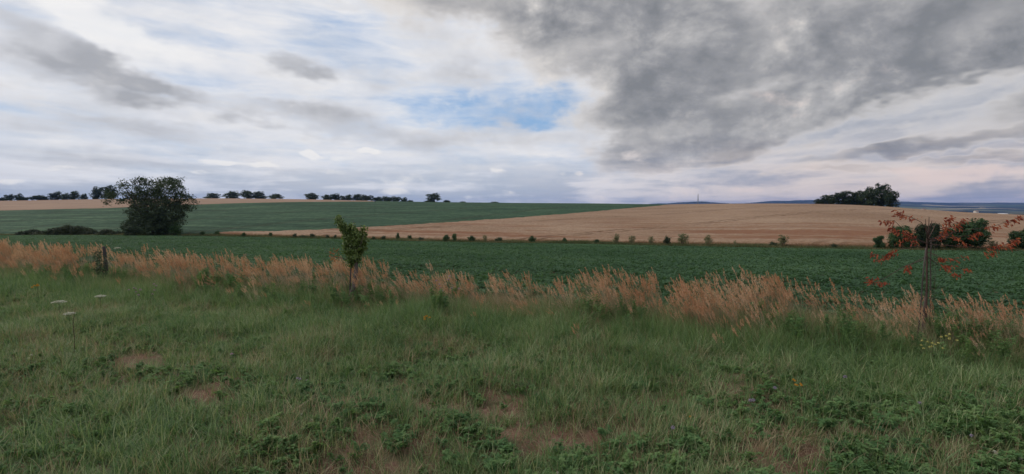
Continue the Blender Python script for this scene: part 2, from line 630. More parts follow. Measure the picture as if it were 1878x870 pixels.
def leaf_mat(name, stops, trans=0.25, rough=0.6, spec=0.25, patch=0.5, pscale=0.6, rnd=0.25, own=0.5, tint=None):
    """foliage: own = variation leaf by leaf, rnd = plant by plant, patch = over the ground"""
    m, T, out = newmat(name)
    at = T.n('ShaderNodeAttribute', attribute_name='var')
    oi = T.n('ShaderNodeObjectInfo')
    g = T.n('ShaderNodeNewGeometry')
    nz = T.noise(g.outputs['Position'], pscale, 3, 0.6)
    nz = T.lin(nz, 0.3, 0.7)
    f = T.m('MULTIPLY', at.outputs['Fac'], own)
    f = T.m('ADD', f, T.m('MULTIPLY', oi.outputs['Random'], rnd))
    f = T.m('ADD', f, T.m('MULTIPLY', nz, patch))
    f = T.m('DIVIDE', f, own + rnd + patch)
    f = T.lin(f, 0.15, 0.85)
    col = T.ramp(f, stops)
    if tint:
        nt = T.lin(T.noise(g.outputs['Position'], tint[0], 2, 0.5), 0.45, 0.7)
        col = T.mix(T.m('MULTIPLY', nt, tint[2]), col, tint[1])
    b = principled(T, col, rough, spec)
    tr = T.n('ShaderNodeBsdfTranslucent')
    T.link(T.mix(1.0, col, (1.15, 1.2, 0.75), 'MULTIPLY'), tr.inputs[0])
    mx = T.n('ShaderNodeMixShader')
    mx.inputs[0].default_value = trans
    T.link(b.outputs[0], mx.inputs[1]); T.link(tr.outputs[0], mx.inputs[2])
    T.link(mx.outputs[0], out.inputs[0])
    return m


def plain_mat(name, c1, c2, scale=8.0, rough=0.8, stretch=(1, 1, 1), bump=0.3, bscale=None, spec=0.2):
    m, T, out = newmat(name)
    tc = T.n('ShaderNodeTexCoord')
    mp = T.n('ShaderNodeMapping')
    T.link(tc.outputs['Object'], mp.inputs[0])
    mp.inputs['Scale'].default_value = stretch
    nz = T.noise(mp.outputs[0], scale, 6, 0.65)
    col = T.mix(T.lin(nz, 0.35, 0.65), c1, c2)
    b = principled(T, col, rough, spec)
    bp = T.n('ShaderNodeBump')
    bp.inputs['Strength'].default_value = bump
    bp.inputs['Distance'].default_value = 0.01
    T.link(T.noise(mp.outputs[0], bscale or scale * 3, 5, 0.7), bp.inputs['Height'])
    T.link(bp.outputs[0], b.inputs['Normal'])
    T.link(b.outputs[0], out.inputs[0])
    return m


M = {}
# grasses
M['grass'] = leaf_mat('grass_blades', [(0.0, (0.062, 0.128, 0.044)), (0.45, (0.118, 0.205, 0.074)), (0.78, (0.200, 0.285, 0.115)),
                                       (1.0, (0.370, 0.390, 0.220))], 0.3, 0.5, 0.3, 0.35, 0.8, 0.25, 0.9)
M['dry'] = leaf_mat('dry_blades', [(0.0, (0.20, 0.145, 0.085)), (0.5, (0.34, 0.255, 0.160)), (1.0, (0.50, 0.40, 0.27))], 0.25, 0.6, 0.2, 0.4, 0.6, 0.3, 0.5)
M['stripdry'] = leaf_mat('strip_straw', [(0.0, (0.13, 0.145, 0.065)), (0.35, (0.22, 0.195, 0.105)), (0.7, (0.36, 0.26, 0.165)), (1.0, (0.48, 0.37, 0.25))], 0.25, 0.6, 0.2, 0.6, 0.45, 0.3, 0.5)
M['plume'] = leaf_mat('seed_plumes', [(0.0, (0.43, 0.205, 0.118)), (0.5, (0.54, 0.312, 0.205)), (1.0, (0.61, 0.43, 0.325))], 0.35, 0.75, 0.1, 0.45, 0.5, 0.4, 0.35)
M['straw'] = leaf_mat('reed_stems', [(0.0, (0.24, 0.20, 0.11)), (0.5, (0.38, 0.30, 0.19)), (1.0, (0.52, 0.43, 0.31))], 0.2, 0.6, 0.2, 0.45, 0.5, 0.4, 0.35)
M['weed'] = leaf_mat('weed_leaves', [(0.0, (0.060, 0.130, 0.052)), (0.5, (0.115, 0.215, 0.080)), (1.0, (0.215, 0.310, 0.125))], 0.38, 0.65, 0.15, 0.4, 0.7, 0.4, 0.7)
M['beet'] = leaf_mat('beet_leaves', [(0.0, (0.040, 0.088, 0.044)), (0.5, (0.066, 0.132, 0.066)), (1.0, (0.115, 0.195, 0.100))], 0.38, 0.6, 0.15, 0.55, 0.10, 0.3, 0.4)
M['balk'] = leaf_mat('balk_grass', [(0.0, (0.050, 0.078, 0.032)), (0.5, (0.105, 0.120, 0.055)), (1.0, (0.23, 0.195, 0.11))], 0.2, 0.7, 0.1, 0.7, 0.12, 0.3, 0.3)
M['wheat_edge'] = leaf_mat('wheat_edge_stalks', [(0.0, (0.22, 0.13, 0.085)), (0.5, (0.32, 0.21, 0.14)), (1.0, (0.42, 0.29, 0.20))], 0.3, 0.8, 0.1, 0.4, 0.1, 0.2, 0.5)
# trees
M['tree_dark'] = leaf_mat('dark_tree_leaves', [(0.0, (0.016, 0.028, 0.016)), (0.5, (0.030, 0.050, 0.024)), (1.0, (0.060, 0.085, 0.038))], 0.15, 0.6, 0.2, 0.3, 0.1, 0.2, 0.6)
M['tree_far'] = leaf_mat('far_tree_leaves', [(0.0, (0.028, 0.044, 0.032)), (0.5, (0.050, 0.074, 0.046)), (1.0, (0.085, 0.115, 0.065))], 0.12, 0.7, 0.1, 0.3, 0.05, 0.3, 0.5)
M['willow'] = leaf_mat('grey_green_leaves', [(0.0, (0.028, 0.046, 0.026)), (0.5, (0.055, 0.080, 0.042)), (1.0, (0.110, 0.135, 0.080))], 0.2, 0.6, 0.2, 0.4, 0.35, 0.2, 0.6)
M['pale'] = leaf_mat('pale_shrub_leaves', [(0.0, (0.10, 0.12, 0.06)), (0.5, (0.17, 0.175, 0.095)), (1.0, (0.25, 0.235, 0.14))], 0.25, 0.7, 0.1, 0.3, 0.3, 0.3, 0.5)
M['bush'] = leaf_mat('green_bush_leaves', [(0.0, (0.022, 0.050, 0.020)), (0.5, (0.045, 0.090, 0.034)), (1.0, (0.090, 0.150, 0.055))], 0.2, 0.55, 0.25, 0.3, 0.3, 0.2, 0.6)
M['bramble'] = leaf_mat('bramble_leaves', [(0.0, (0.016, 0.026, 0.014)), (0.5, (0.032, 0.045, 0.022)), (1.0, (0.065, 0.075, 0.036))], 0.15, 0.6, 0.2, 0.5, 0.25, 0.2, 0.5)
M['sapling'] = leaf_mat('sapling_leaves', [(0.0, (0.046, 0.088, 0.022)), (0.5, (0.105, 0.165, 0.042)), (1.0, (0.200, 0.250, 0.075))], 0.3, 0.45, 0.35, 0.1, 1.0, 0.1, 0.8)
M['brownleaf'] = leaf_mat('withered_leaves', [(0.0, (0.20, 0.075, 0.03)), (1.0, (0.42, 0.19, 0.085))], 0.3, 0.7, 0.1, 0.1, 1.0, 0.1, 0.8)
M['redleaf'] = leaf_mat('red_leaves', [(0.0, (0.21, 0.034, 0.022)), (0.5, (0.37, 0.075, 0.040)), (1.0, (0.52, 0.165, 0.080))], 0.4, 0.5, 0.3, 0.1, 2.0, 0.1, 0.8)
M['stem'] = plain_mat('green_stem', (0.07, 0.09, 0.035), (0.13, 0.12, 0.06), 12)
M['brownstem'] = plain_mat('brown_stem', (0.06, 0.04, 0.026), (0.13, 0.085, 0.055), 12)
M['bark'] = plain_mat('bark', (0.035, 0.028, 0.022), (0.085, 0.070, 0.055), 6, 0.9, (1, 1, 0.25), 0.6)
M['sapbark'] = plain_mat('sapling_bark', (0.075, 0.060, 0.052), (0.17, 0.14, 0.125), 22, 0.85, (1, 1, 0.3), 0.5)
M['darkbark'] = plain_mat('dark_thin_bark', (0.045, 0.030, 0.026), (0.11, 0.065, 0.052), 25, 0.8, (1, 1, 0.3), 0.4)
M['stake'] = plain_mat('weathered_stake', (0.050, 0.042, 0.038), (0.115, 0.095, 0.085), 14, 0.9, (1, 1, 0.12), 0.5)
M['darkpost'] = plain_mat('dark_weathered_post', (0.030, 0.028, 0.030), (0.075, 0.068, 0.066), 12, 0.9, (1, 1, 0.15), 0.5)
M['wire'] = plain_mat('rusty_wire', (0.055, 0.045, 0.04), (0.12, 0.08, 0.06), 20, 0.6)
M['steel'] = plain_mat('galvanised_steel', (0.20, 0.21, 0.22), (0.28, 0.29, 0.30), 1, 0.6, bump=0.0)
M['white'] = leaf_mat('white_petals', [(0.0, (0.34, 0.34, 0.27)), (1.0, (0.58, 0.57, 0.49))], 0.3, 0.7, 0.1, 0.1, 1, 0.1, 0.8)
M['pink'] = leaf_mat('pink_petals', [(0.0, (0.27, 0.17, 0.24)), (1.0, (0.50, 0.37, 0.44))], 0.3, 0.7, 0.1, 0.1, 1, 0.1, 0.8)
M['lilac'] = leaf_mat('lilac_petals', [(0.0, (0.22, 0.18, 0.26)), (1.0, (0.42, 0.37, 0.46))], 0.3, 0.7, 0.1, 0.1, 1, 0.1, 0.8)
M['yellow'] = leaf_mat('yellow_petals', [(0.0, (0.40, 0.36, 0.10)), (1.0, (0.60, 0.55, 0.24))], 0.3, 0.7, 0.1, 0.1, 1, 0.1, 0.8)
M['orange'] = leaf_mat('orange_petals', [(0.0, (0.45, 0.20, 0.03)), (1.0, (0.65, 0.36, 0.06))], 0.3, 0.7, 0.1, 0.1, 1, 0.1, 0.8)
M['wall_white'] = plain_mat('white_render_wall', (0.68, 0.67, 0.65), (0.76, 0.75, 0.73), 0.3, 0.8, bump=0)
M['wall_cream'] = plain_mat('cream_render_wall', (0.55, 0.50, 0.42), (0.62, 0.58, 0.50), 0.3, 0.8, bump=0)
M['roof_red'] = plain_mat('red_tile_roof', (0.20, 0.09, 0.06), (0.28, 0.13, 0.09), 0.5, 0.8, bump=0)
M['roof_grey'] = plain_mat('pale_grey_roof', (0.55, 0.56, 0.57), (0.62, 0.63, 0.64), 0.5, 0.7, bump=0)


def soil_mat():
    m, T, out = newmat('soil_and_thatch')
    g = T.n('ShaderNodeNewGeometry')
    P = g.outputs['Position']
    a = T.noise(P, 1.1, 6, 0.65)
    b_ = T.noise(P, 34.0, 5, 0.7)
    d = T.noise(P, 0.012, 5, 0.55)
    near = T.ramp(T.m('ADD', T.m('MULTIPLY', a, 0.55), T.m('MULTIPLY', b_, 0.45)),
                  [(0.36, (0.085, 0.048, 0.034)), (0.5, (0.175, 0.100, 0.070)), (0.62, (0.270, 0.175, 0.130))])
    thatch = T.mix(T.smooth(T.noise(P, 2.3, 5, 0.6), 0.45, 0.6), near, (0.125, 0.110, 0.060))
    far = T.ramp(d, [(0.40, (0.045, 0.070, 0.035)), (0.5, (0.12, 0.12, 0.06)), (0.6, (0.22, 0.18, 0.10))])
    x, y, z = T.sep(P)
    rr = T.m('SQRT', T.m('ADD', T.m('MULTIPLY', x, x), T.m('MULTIPLY', y, y)))
    col = T.mix(T.smooth(rr, 150, 600), thatch, far)
    b = principled(T, col, 0.95, 0.1)
    bp = T.n('ShaderNodeBump')
    bp.inputs['Strength'].default_value = 0.8
    bp.inputs['Distance'].default_value = 0.03
    T.link(b_, bp.inputs['Height'])
    T.link(bp.outputs[0], b.inputs['Normal'])
    T.link(b.outputs[0], out.inputs[0])
    return m


def crop_mat(name, stops, fine, coarse, lodge=None, tram=None, rows=None, rough=0.9, bump=0.6, bdist=0.25):
    """far standing crop: grain at plant size, drifts across the field, wheel tracks"""
    m, T, out = newmat(name)
    g = T.n('ShaderNodeNewGeometry')
    P = g.outputs['Position']
    x, y, z = T.sep(P)
    fn = T.noise(P, fine, 4, 0.75)
    cn = T.noise(P, coarse, 5, 0.6)
    f = T.m('ADD', T.m('MULTIPLY', fn, 0.62), T.m('MULTIPLY', cn, 0.38))
    # direction along the balk
    al = math.atan(SLOPE)
    across = T.m('ADD', T.m('MULTIPLY', x, math.sin(al)), T.m('MULTIPLY', y, math.cos(al)))
    along = T.m('SUBTRACT', T.m('MULTIPLY', x, math.cos(al)), T.m('MULTIPLY', y, math.sin(al)))
    hgt = fn
    if rows:
        wob = T.m('ADD', across, T.m('MULTIPLY', T.noise(P, 0.03, 2, 0.5), 3.0))
        st = T.noise(T.vec(T.m('MULTIPLY', along, 0.02), T.m('MULTIPLY', wob, rows), 0.0), 1.0, 3, 0.6)
        f = T.m('ADD', T.m('MULTIPLY', f, 0.65), T.m('MULTIPLY', st, 0.35))
    col = T.ramp(f, stops)
    if lodge:
        ln = T.noise(T.vec(T.m('MULTIPLY', along, 0.022), T.m('MULTIPLY', across, 0.17), 2.0), 1.0, 6, 0.68)
        near = T.smooth(across, BORDER_B * 0.94 + 10, BORDER_B * 0.94 + 60, 1.0, 0.16)
        lm = T.m('MULTIPLY', T.smooth(ln, 0.47, 0.58), near)
        lm = T.m('MULTIPLY', lm, T.smooth(fn, 0.3, 0.6, 0.5, 1.0))
        col = T.mix(lm, col, lodge)
        hgt = T.m('SUBTRACT', hgt, lm)
    if tram:
        # tramlines climbing the slope: pairs of narrow tracks every 24 m
        th = rad(tram[0])
        tx = T.m('ADD', T.m('MULTIPLY', x, math.cos(th)), T.m('MULTIPLY', y, math.sin(th)))
        tx = T.m('ADD', tx, T.m('MULTIPLY', T.noise(P, 0.008, 1, 0.5), 5.0))
        md = T.m('FLOORED_MODULO', tx, 27.0)
        d1 = T.m('ABSOLUTE', T.m('SUBTRACT', md, 6.0))
        d2 = T.m('ABSOLUTE', T.m('SUBTRACT', md, 8.0))
        tl = T.smooth(T.m('MINIMUM', d1, d2), 0.18, 0.5, 1.0, 0.0)
        tl = T.m('MULTIPLY', tl, T.smooth(T.noise(P, 0.06, 3, 0.6), 0.32, 0.52))
        col = T.mix(T.m('MULTIPLY', tl, 0.75), col, tram[1])
        hgt = T.m('SUBTRACT', hgt, tl)
    b = principled(T, col, rough, 0.1)
    bp = T.n('ShaderNodeBump')
    bp.inputs['Strength'].default_value = bump
    bp.inputs['Distance'].default_value = bdist
    T.link(hgt, bp.inputs['Height'])
    T.link(bp.outputs[0], b.inputs['Normal'])
    T.link(b.outputs[0], out.inputs[0])
    return m


M['soil'] = soil_mat()
M['wheat'] = crop_mat('ripe_wheat', [(0.36, (0.180, 0.110, 0.066)), (0.5, (0.280, 0.185, 0.120)), (0.64, (0.375, 0.265, 0.180))],
                      2.2, 0.035, lodge=(0.200, 0.088, 0.045), tram=(-53, (0.125, 0.070, 0.04)))
M['wheat_far'] = crop_mat('far_ripe_wheat', [(0.34, (0.20, 0.128, 0.085)), (0.5, (0.275, 0.182, 0.125)), (0.66, (0.345, 0.24, 0.17))], 1.0, 0.03, rows=0.25)
M['beet_far'] = crop_mat('far_beet_crop', [(0.40, (0.012, 0.034, 0.016)), (0.5, (0.031, 0.070, 0.036)), (0.60, (0.072, 0.122, 0.062))],
                         0.6, 0.05, rows=0.45, tram=(-20, (0.05, 0.055, 0.03)), bump=1.0, bdist=0.5)


def hills_mat():
    m, T, out = newmat('wooded_hills')
    g = T.n('ShaderNodeNewGeometry')
    P = g.outputs['Position']
    x, y, z = T.sep(P)
    v = T.n('ShaderNodeTexVoronoi')
    wp = T.vm('ADD', P, T.vm('MULTIPLY', T.noise(P, 0.002, 3, 0.5, out='Color'), (300, 300, 0)))
    T.link(T.vm('MULTIPLY', wp, (0.0030, 0.0022, 0.0)), v.inputs['Vector'])
    v.inputs['Scale'].default_value = 1.0
    r_, g_, b_ = T.sep(v.outputs['Color'])
    forest = (0.014, 0.022, 0.018)
    field = T.ramp(g_, [(0.0, (0.05, 0.085, 0.04)), (0.5, (0.13, 0.13, 0.065)), (1.0, (0.42, 0.33, 0.22))])
    isf = T.smooth(T.m('ADD', r_, T.m('MULTIPLY', T.noise(P, 0.0016, 2, 0.5), 0.5)), 0.92, 0.95)
    lowm = T.smooth(y, 5600, 6700, 1.0, 0.12)
    right = T.smooth(T.m('DIVIDE', x, y), 0.55, 0.70)
    isf = T.m('MULTIPLY', isf, T.m('MULTIPLY', lowm, right))
    col = T.mix(isf, forest, field)
    b = principled(T, col, 0.95, 0.05)
    T.link(b.outputs[0], out.inputs[0])
    return m


M['hills'] = hills_mat()

# ------------------------------------------------------------------ ground and fields
def grid_faces(nr, nc, wrap=False):
    i = np.arange(nr - 1)[:, None]
    j = np.arange(nc if wrap else nc - 1)[None, :]
    j2 = (j + 1) % nc
    return np.stack([i * nc + j, i * nc + j2, (i + 1) * nc + j2, (i + 1) * nc + j], -1).reshape(-1, 4)


def build_ground():
    rr = np.concatenate([np.linspace(0.4, 24, 90), np.geomspace(24.4, 8800, 120)])
    ph = np.linspace(-math.pi, math.pi, 480, endpoint=False)
    Rg, Pg = np.meshgrid(rr, ph, indexing='ij')
    X = Rg * np.sin(Pg); Y = Rg * np.cos(Pg)
    Z = terrain(X, Y) - 0.5 * sstep(75, 110, Rg)
    me = np_mesh('ground', np.stack([X, Y, Z], -1).reshape(-1, 3), grid_faces(len(rr), len(ph), True)[:, ::-1])
    me.materials.append(M['soil'])
    me.polygons.foreach_set('use_smooth', np.ones(len(me.polygons), bool))
    tag(obj('ground', me), 'bare reddish soil and thatch under the roadside grass and crops', 'ground', kind='structure')


build_ground()

# where the wheat meets the upper beet field, and the beet meets the far wheat (photo rows)
wheat_up = table([(400, 431), (480, 430), (560, 428), (620, 425), (700, 420), (800, 414), (940, 404), (1060, 394), (1170, 383), (1235, 377.3)])
beet_up = table([(-140, 391), (0, 388), (200, 383.5), (350, 377.5), (450, 374), (550, 372), (650, 371.2), (700, 371)])


def depth_at(u, py):
    """depth on the far slope that shows at photo row py"""
    yB = line_y(BORDER_B, u); yC = crest_y(u)
    ys = np.linspace(yB, yC, 800)
    rows = HORIZON - (prof(np.full_like(ys, u), ys) - CAM_H) / ys * F
    k = np.argmax(rows <= py)
    return ys[k] if rows[k] <= py else yC


def field(name, px0, px1, lo, hi, nc, nr, crop_h, mat, label, cat, rough=0.0):
    us = np.linspace(PX(px0), PX(px1), nc)
    Y0 = np.array([lo(u) for u in us]); Y1 = np.array([max(hi(u), lo(u) + 0.2) for u in us])
    t = np.linspace(0, 1, nr) ** 1.6
    Y = Y0[None, :] + (Y1 - Y0)[None, :] * t[:, None]
    X = us[None, :] * Y
    rise = np.sqrt(np.clip((Y - Y0[None, :]) / 1.0, 0, 1))
    Z = terrain(X, Y) + 0.02 + crop_h * rise
    if rough:
        Z += (fbm(X * 0.9, Y * 0.9, 3) - 0.5) * rough * rise
    me = np_mesh(name, np.stack([X, Y, Z], -1).reshape(-1, 3), grid_faces(nr, nc))
    me.materials.append(mat)
    me.polygons.foreach_set('use_smooth', np.ones(len(me.polygons), bool))
    return tag(obj(name, me), label, cat, kind='structure')


balk_far = lambda u: line_y(BORDER_B + 1.6, u)
_wa, _wb = PX(1208), PX(1264)


def wheat_hi(u):
    if u < _wa:
        return depth_at(u, float(wheat_up(u)))
    k = min(1.0, (u - _wa) / (_wb - _wa))
    return (1 - k) * depth_at(_wa, float(wheat_up(_wa))) + k * (float(crest_y(u)) + 25)


field('wheat_field', 398, 2020, balk_far, wheat_hi, 420, 150, 0.45, M['wheat'],
      'ripe golden wheat field sweeping up the hill on the right', 'wheat field', 0.22)
beet_lo = lambda u: balk_far(u) if u < PX(402) else wheat_hi(u)
beet_hi = lambda u: (depth_at(u, float(beet_up(u))) if u < PX(690) else crest_y(u) + 40)
field('beet_field', -140, 1262, beet_lo, beet_hi, 320, 130, 0.30, M['beet_far'],
      'upper green beet field climbing to the skyline behind the wheat', 'beet field', 0.12)
field('wheat_field', -140, 720, lambda u: beet_hi(u) + 0.3, lambda u: crest_y(u) + 60, 120, 30, 0.32, M['wheat_far'],
      'narrow tan wheat field along the skyline at the far left', 'wheat field')


def build_hills():
    top = table([(-400, 374), (900, 374), (1150, 376.5), (1200, 374.5), (1245, 371), (1290, 370), (1335, 373.3), (1362, 373.5), (1400, 370),
                 (1440, 368), (1500, 367), (1560, 367.5), (1650, 370.3), (1700, 371), (1760, 371.4), (1820, 371.6), (1878, 372.2), (2300, 371)])
    us = np.linspace(-1.25, 1.35, 420)
    ys = np.concatenate([np.geomspace(900, 4800, 60), np.linspace(4900, 7000, 30), [7300, 7700, 8200]])
    U, Y = np.meshgrid(us, ys)
    ztop = CAM_H - (top(U) - HORIZON) * 7000 / F + (fbm(U * 26, U * 0 + 2, 5) - 0.5) * 22
    t = np.clip((Y - 2600) / 4400, 0, 1)
    Z = -34.3 + 1.5 * sstep(900, 1300, Y) + (ztop + 33) * (t ** 1.35) + (fbm(U * 14, Y / 700, 4) - 0.5) * 30 * t * (1 - t) * 4 * 0.5 + (fbm(U * 9 + 3, Y / 420, 3) - 0.45) * 16 * sstep(900, 1500, Y) * (1 - t)
    Z = np.where(Y > 7000, ztop - (Y - 7000) * 0.06, Z)
    me = np_mesh('hills', np.stack([U * Y, Y, Z], -1).reshape(-1, 3), grid_faces(len(ys), len(us)))
    me.materials.append(M['hills'])
    me.polygons.foreach_set('use_smooth', np.ones(len(me.polygons), bool))
    tag(obj('hills', me), 'low wooded hills and distant fields on the blue horizon', 'hills', kind='structure')


build_hills()

# ------------------------------------------------------------------ scattering of uncountable growth
def scatter(name, protos, pts, rot, scl, label, cat, idx=None):
    n = len(pts)
    me = bpy.data.meshes.new(name)
    me.vertices.add(n)
    me.vertices.foreach_set('co', np.asarray(pts, np.float32).ravel())
    a = me.attributes.new('rot', 'FLOAT_VECTOR', 'POINT'); a.data.foreach_set('vector', np.asarray(rot, np.float32).ravel())
    scl = np.asarray(scl, np.float32)
    if scl.ndim == 1:
        scl = np.repeat(scl[:, None], 3, 1)
    a = me.attributes.new('scl', 'FLOAT_VECTOR', 'POINT'); a.data.foreach_set('vector', scl.ravel())
    a = me.attributes.new('idx', 'INT', 'POINT')
    a.data.foreach_set('value', (NR.integers(0, len(protos), n) if idx is None else np.asarray(idx)).astype(np.int32))
    o = obj(name, me)
    ng = bpy.data.node_groups.new(name + '_scatter', 'GeometryNodeTree')
    ng.interface.new_socket('Geometry', in_out='INPUT', socket_type='NodeSocketGeometry')
    ng.interface.new_socket('Geometry', in_out='OUTPUT', socket_type='NodeSocketGeometry')
    N = ng.nodes; L = ng.links
    gi = N.new('NodeGroupInput'); go = N.new('NodeGroupOutput')
    iop = N.new('GeometryNodeInstanceOnPoints')
    L.new(gi.outputs[0], iop.inputs['Points'])
    jn = N.new('GeometryNodeJoinGeometry')
    for me_p in protos:
        po = bpy.data.objects.new(name + '_plant', me_p)
        oi = N.new('GeometryNodeObjectInfo')
        oi.inputs['Object'].default_value = po
        g2 = N.new('GeometryNodeGeometryToInstance')
        L.new(oi.outputs['Geometry'], g2.inputs[0])
        L.new(g2.outputs[0], jn.inputs[0])
    L.new(jn.outputs[0], iop.inputs['Instance'])
    iop.inputs['Pick Instance'].default_value = True

    def attr(nm, typ):
        nd = N.new('GeometryNodeInputNamedAttribute'); nd.data_type = typ
        nd.inputs['Name'].default_value = nm
        return nd.outputs['Attribute']
    L.new(attr('idx', 'INT'), iop.inputs['Instance Index'])
    e2r = N.new('FunctionNodeEulerToRotation')
    L.new(attr('rot', 'FLOAT_VECTOR'), e2r.inputs[0])
    L.new(e2r.outputs[0], iop.inputs['Rotation'])
    L.new(attr('scl', 'FLOAT_VECTOR'), iop.inputs['Scale'])
    L.new(iop.outputs[0], go.inputs[0])
    md = o.modifiers.new('scatter', 'NODES'); md.node_group = ng
    return tag(o, label, cat, kind='stuff')


def proto_blades(name, n, rad_, h0, h1, w, mat, lean=0.5, bend=1.0, segs=3, wind=0.0):
    g = Geo()
    for i in range(n):
        a = R.uniform(0, 2 * math.pi); rr = rad_ * math.sqrt(R.random())
        h = R.uniform(h0, h1)
        rot = a + R.uniform(-0.9, 0.9)
        if R.random() < wind:
            rot = math.pi + R.uniform(-0.7, 0.7)
        g.blade((rr * math.cos(a), rr * math.sin(a), -0.02), h, w * R.uniform(0.7, 1.3), R.uniform(0.05, lean),
                R.uniform(0.2, bend), rot, segs, R.random(), R.uniform(-0.8, 0.8))
    return g.mesh(name, mat)


def proto_rosette(name, n_stems, leaves, L, mat, hgt, spread):
    """leafy weed: stems with pairs of toothed, divided leaves"""
    g = Geo()
    for s in range(n_stems):
        a = R.uniform(0, 2 * math.pi)
        tip = Vector((math.cos(a) * spread * R.uniform(0.2, 1), math.sin(a) * spread * R.uniform(0.2, 1), hgt * R.uniform(0.5, 1.0)))
        mid = Vector((tip.x * 0.45, tip.y * 0.45, tip.z * 0.6))
        g.tube([(0, 0, 0), mid, tip], [0.004, 0.003, 0.002], 3, 0.3, False)
        for k in range(leaves):
            t = 0.3 + 0.7 * (k + 1) / leaves
            p = mid.lerp(tip, (t - 0.3) / 0.7) if t > 0.45 else Vector((0, 0, 0)).lerp(mid, t / 0.45)
            la = R.uniform(0, 2 * math.pi)
            va = R.random()
            for m_ in range(5):          # palmate leaflets
                an = la + (m_ - 2) * 0.55
                ll = L * R.uniform(0.7, 1.1) * (1 - 0.16 * abs(m_ - 2))
                d = Vector((math.cos(an), math.sin(an), R.uniform(-0.25, 0.35)))
                c = p + d * ll * 0.55
                g.leaves([c], [ll], 0.42, normal=np.array([[0, 0, 2.5]]), jitter=0.5, var=np.array([va]), direc=np.array([d]))
    return g.mesh(name, mat)


def two_mats(name, g1, m1, g2, m2):
    n1 = sum(len(q) for q in g1.q), sum(len(t) for t in g1.t)
    nq2 = sum(len(q) for q in g2.q); nt2 = sum(len(t) for t in g2.t)
    off = g1.n
    q = [np.asarray(a) for a in g1.q] + [np.asarray(a) + off for a in g2.q]
    t = [np.asarray(a) for a in g1.t] + [np.asarray(a) + off for a in g2.t]
    me = np_mesh(name, np.concatenate(g1.v + g2.v), np.concatenate(q) if q else None, np.concatenate(t) if t else None, np.concatenate(g1.a + g2.a))
    me.materials.append(m1); me.materials.append(m2)
    idx = np.concatenate([np.zeros(n1[0]), np.ones(nq2), np.zeros(n1[1]), np.ones(nt2)]).astype(np.int32)
    me.polygons.foreach_set('material_index', idx)
    return me


def proto_plumes(name, n, rad_, h0, h1, wind_dir=math.pi, lean=0.28):
    """reed-grass: tall stems with narrow feathery plumes"""
    g = Geo(); st = Geo()
    for i in range(n):
        a = R.uniform(0, 2 * math.pi); rr = rad_ * math.sqrt(R.random())
        bx, by = rr * math.cos(a), rr * math.sin(a)
        h = R.uniform(h0, h1)
        wd = wind_dir + R.uniform(-0.5, 0.5)
        ln = R.uniform(0.02, lean); bd = R.uniform(0.02, 0.40)
        pts = []; p = Vector((bx, by, -0.02)); an = ln
        for k in range(6):
            pts.append(p.copy())
            p = p + Vector((math.cos(wd) * math.sin(an), math.sin(wd) * math.sin(an), math.cos(an))) * h / 5
            an += bd / 5
        va = R.random()
        st.tube(pts, [0.0022, 0.002, 0.002, 0.0018, 0.0015, 0.001], 3, va, False)
        for b in range(2):
            st.blade(tuple(pts[R.randint(1, 2)]), h * R.uniform(.25, .45), 0.005, R.uniform(.2, .7), R.uniform(.3, 1.2), wd + R.uniform(-1.2, 1.2), 3, R.random())
        axis = (pts[5] - pts[4]).normalized()
        L = h * R.uniform(0.17, 0.26)
        m_ = 22
        tt = (np.arange(m_) + 0.5) / m_
        top = np.array(pts[5]); ax = np.array(axis)
        width = 0.020 * np.sin(np.clip(tt * 1.1 + 0.12, 0, 1) * math.pi) ** 0.7 + 0.004
        off = NR.normal(size=(m_, 3)) * width[:, None] * 0.55
        cen = top + ax * (tt[:, None] - 0.8) * L + off
        g.leaves(cen, 0.045 + 0.02 * NR.random(m_), 0.20, var=np.clip(va + NR.normal(size=m_) * 0.15, 0, 1), direc=np.repeat((ax + off * 9)[:], 1, 0), fold=0.02)
    return two_mats(name, g, M['plume'], st, M['straw'])


def proto_beet(name):
    """sugar beet: a rosette of broad wavy leaves on stout stalks"""
    g = Geo()
    n = R.randint(11, 14)
    for i in range(n):
        a = i * 2.4 + R.uniform(-0.3, 0.3)
        up = R.uniform(0.35, 1.15)
        ca, sa = math.cos(a), math.sin(a)
        Ls = R.uniform(0.12, 0.2); Lb = R.uniform(0.20, 0.30); W = Lb * R.uniform(0.55, 0.7)
        rows = []
        r0, z0 = 0.02, 0.0
        r1, z1 = r0 + Ls * math.cos(up), z0 + Ls * math.sin(up)
        an = up; r, z = r1, z1
        prof_w = [0.12, 0.85, 1.0, 0.7, 0.0]
        va = R.random()
        v = []
        for k, pw in enumerate(prof_w):
            wv = R.uniform(-0.03, 0.03)
            for s in (-1, 0, 1):
                lx = r; ly = s * W * 0.5 * pw
                zz = z + (0.18 * abs(s) * W * pw) + (wv if s else 0) * pw
                v.append((lx * ca - ly * sa, lx * sa + ly * ca, zz))
            r += math.cos(an) * Lb / 4; z += math.sin(an) * Lb / 4
            an -= R.uniform(0.25, 0.5)
        q = []
        for k in range(4):
            for s in (0, 1):
                q.append((k * 3 + s, k * 3 + s + 1, (k + 1) * 3 + s + 1, (k + 1) * 3 + s))
        vv = np.full(15, va * 0.7); vv[1::3] = min(1, va * 0.7 + 0.3)
        g.add(v, q, None, vv)
        g.tube([(r0 * ca, r0 * sa, -0.02), (r1 * ca, r1 * sa, z1)], [0.008, 0.005], 3, 0.9, False)
    return g.mesh(name, M['beet'], True)


def rots(n, tilt=0.12):
    return np.stack([NR.normal(size=n) * tilt, NR.normal(size=n) * tilt, NR.random(n) * 2 * math.pi], 1)


def pts_on(x, y, dz=0.0):
    return np.stack([x, y, terrain(x, y) + dz], 1)


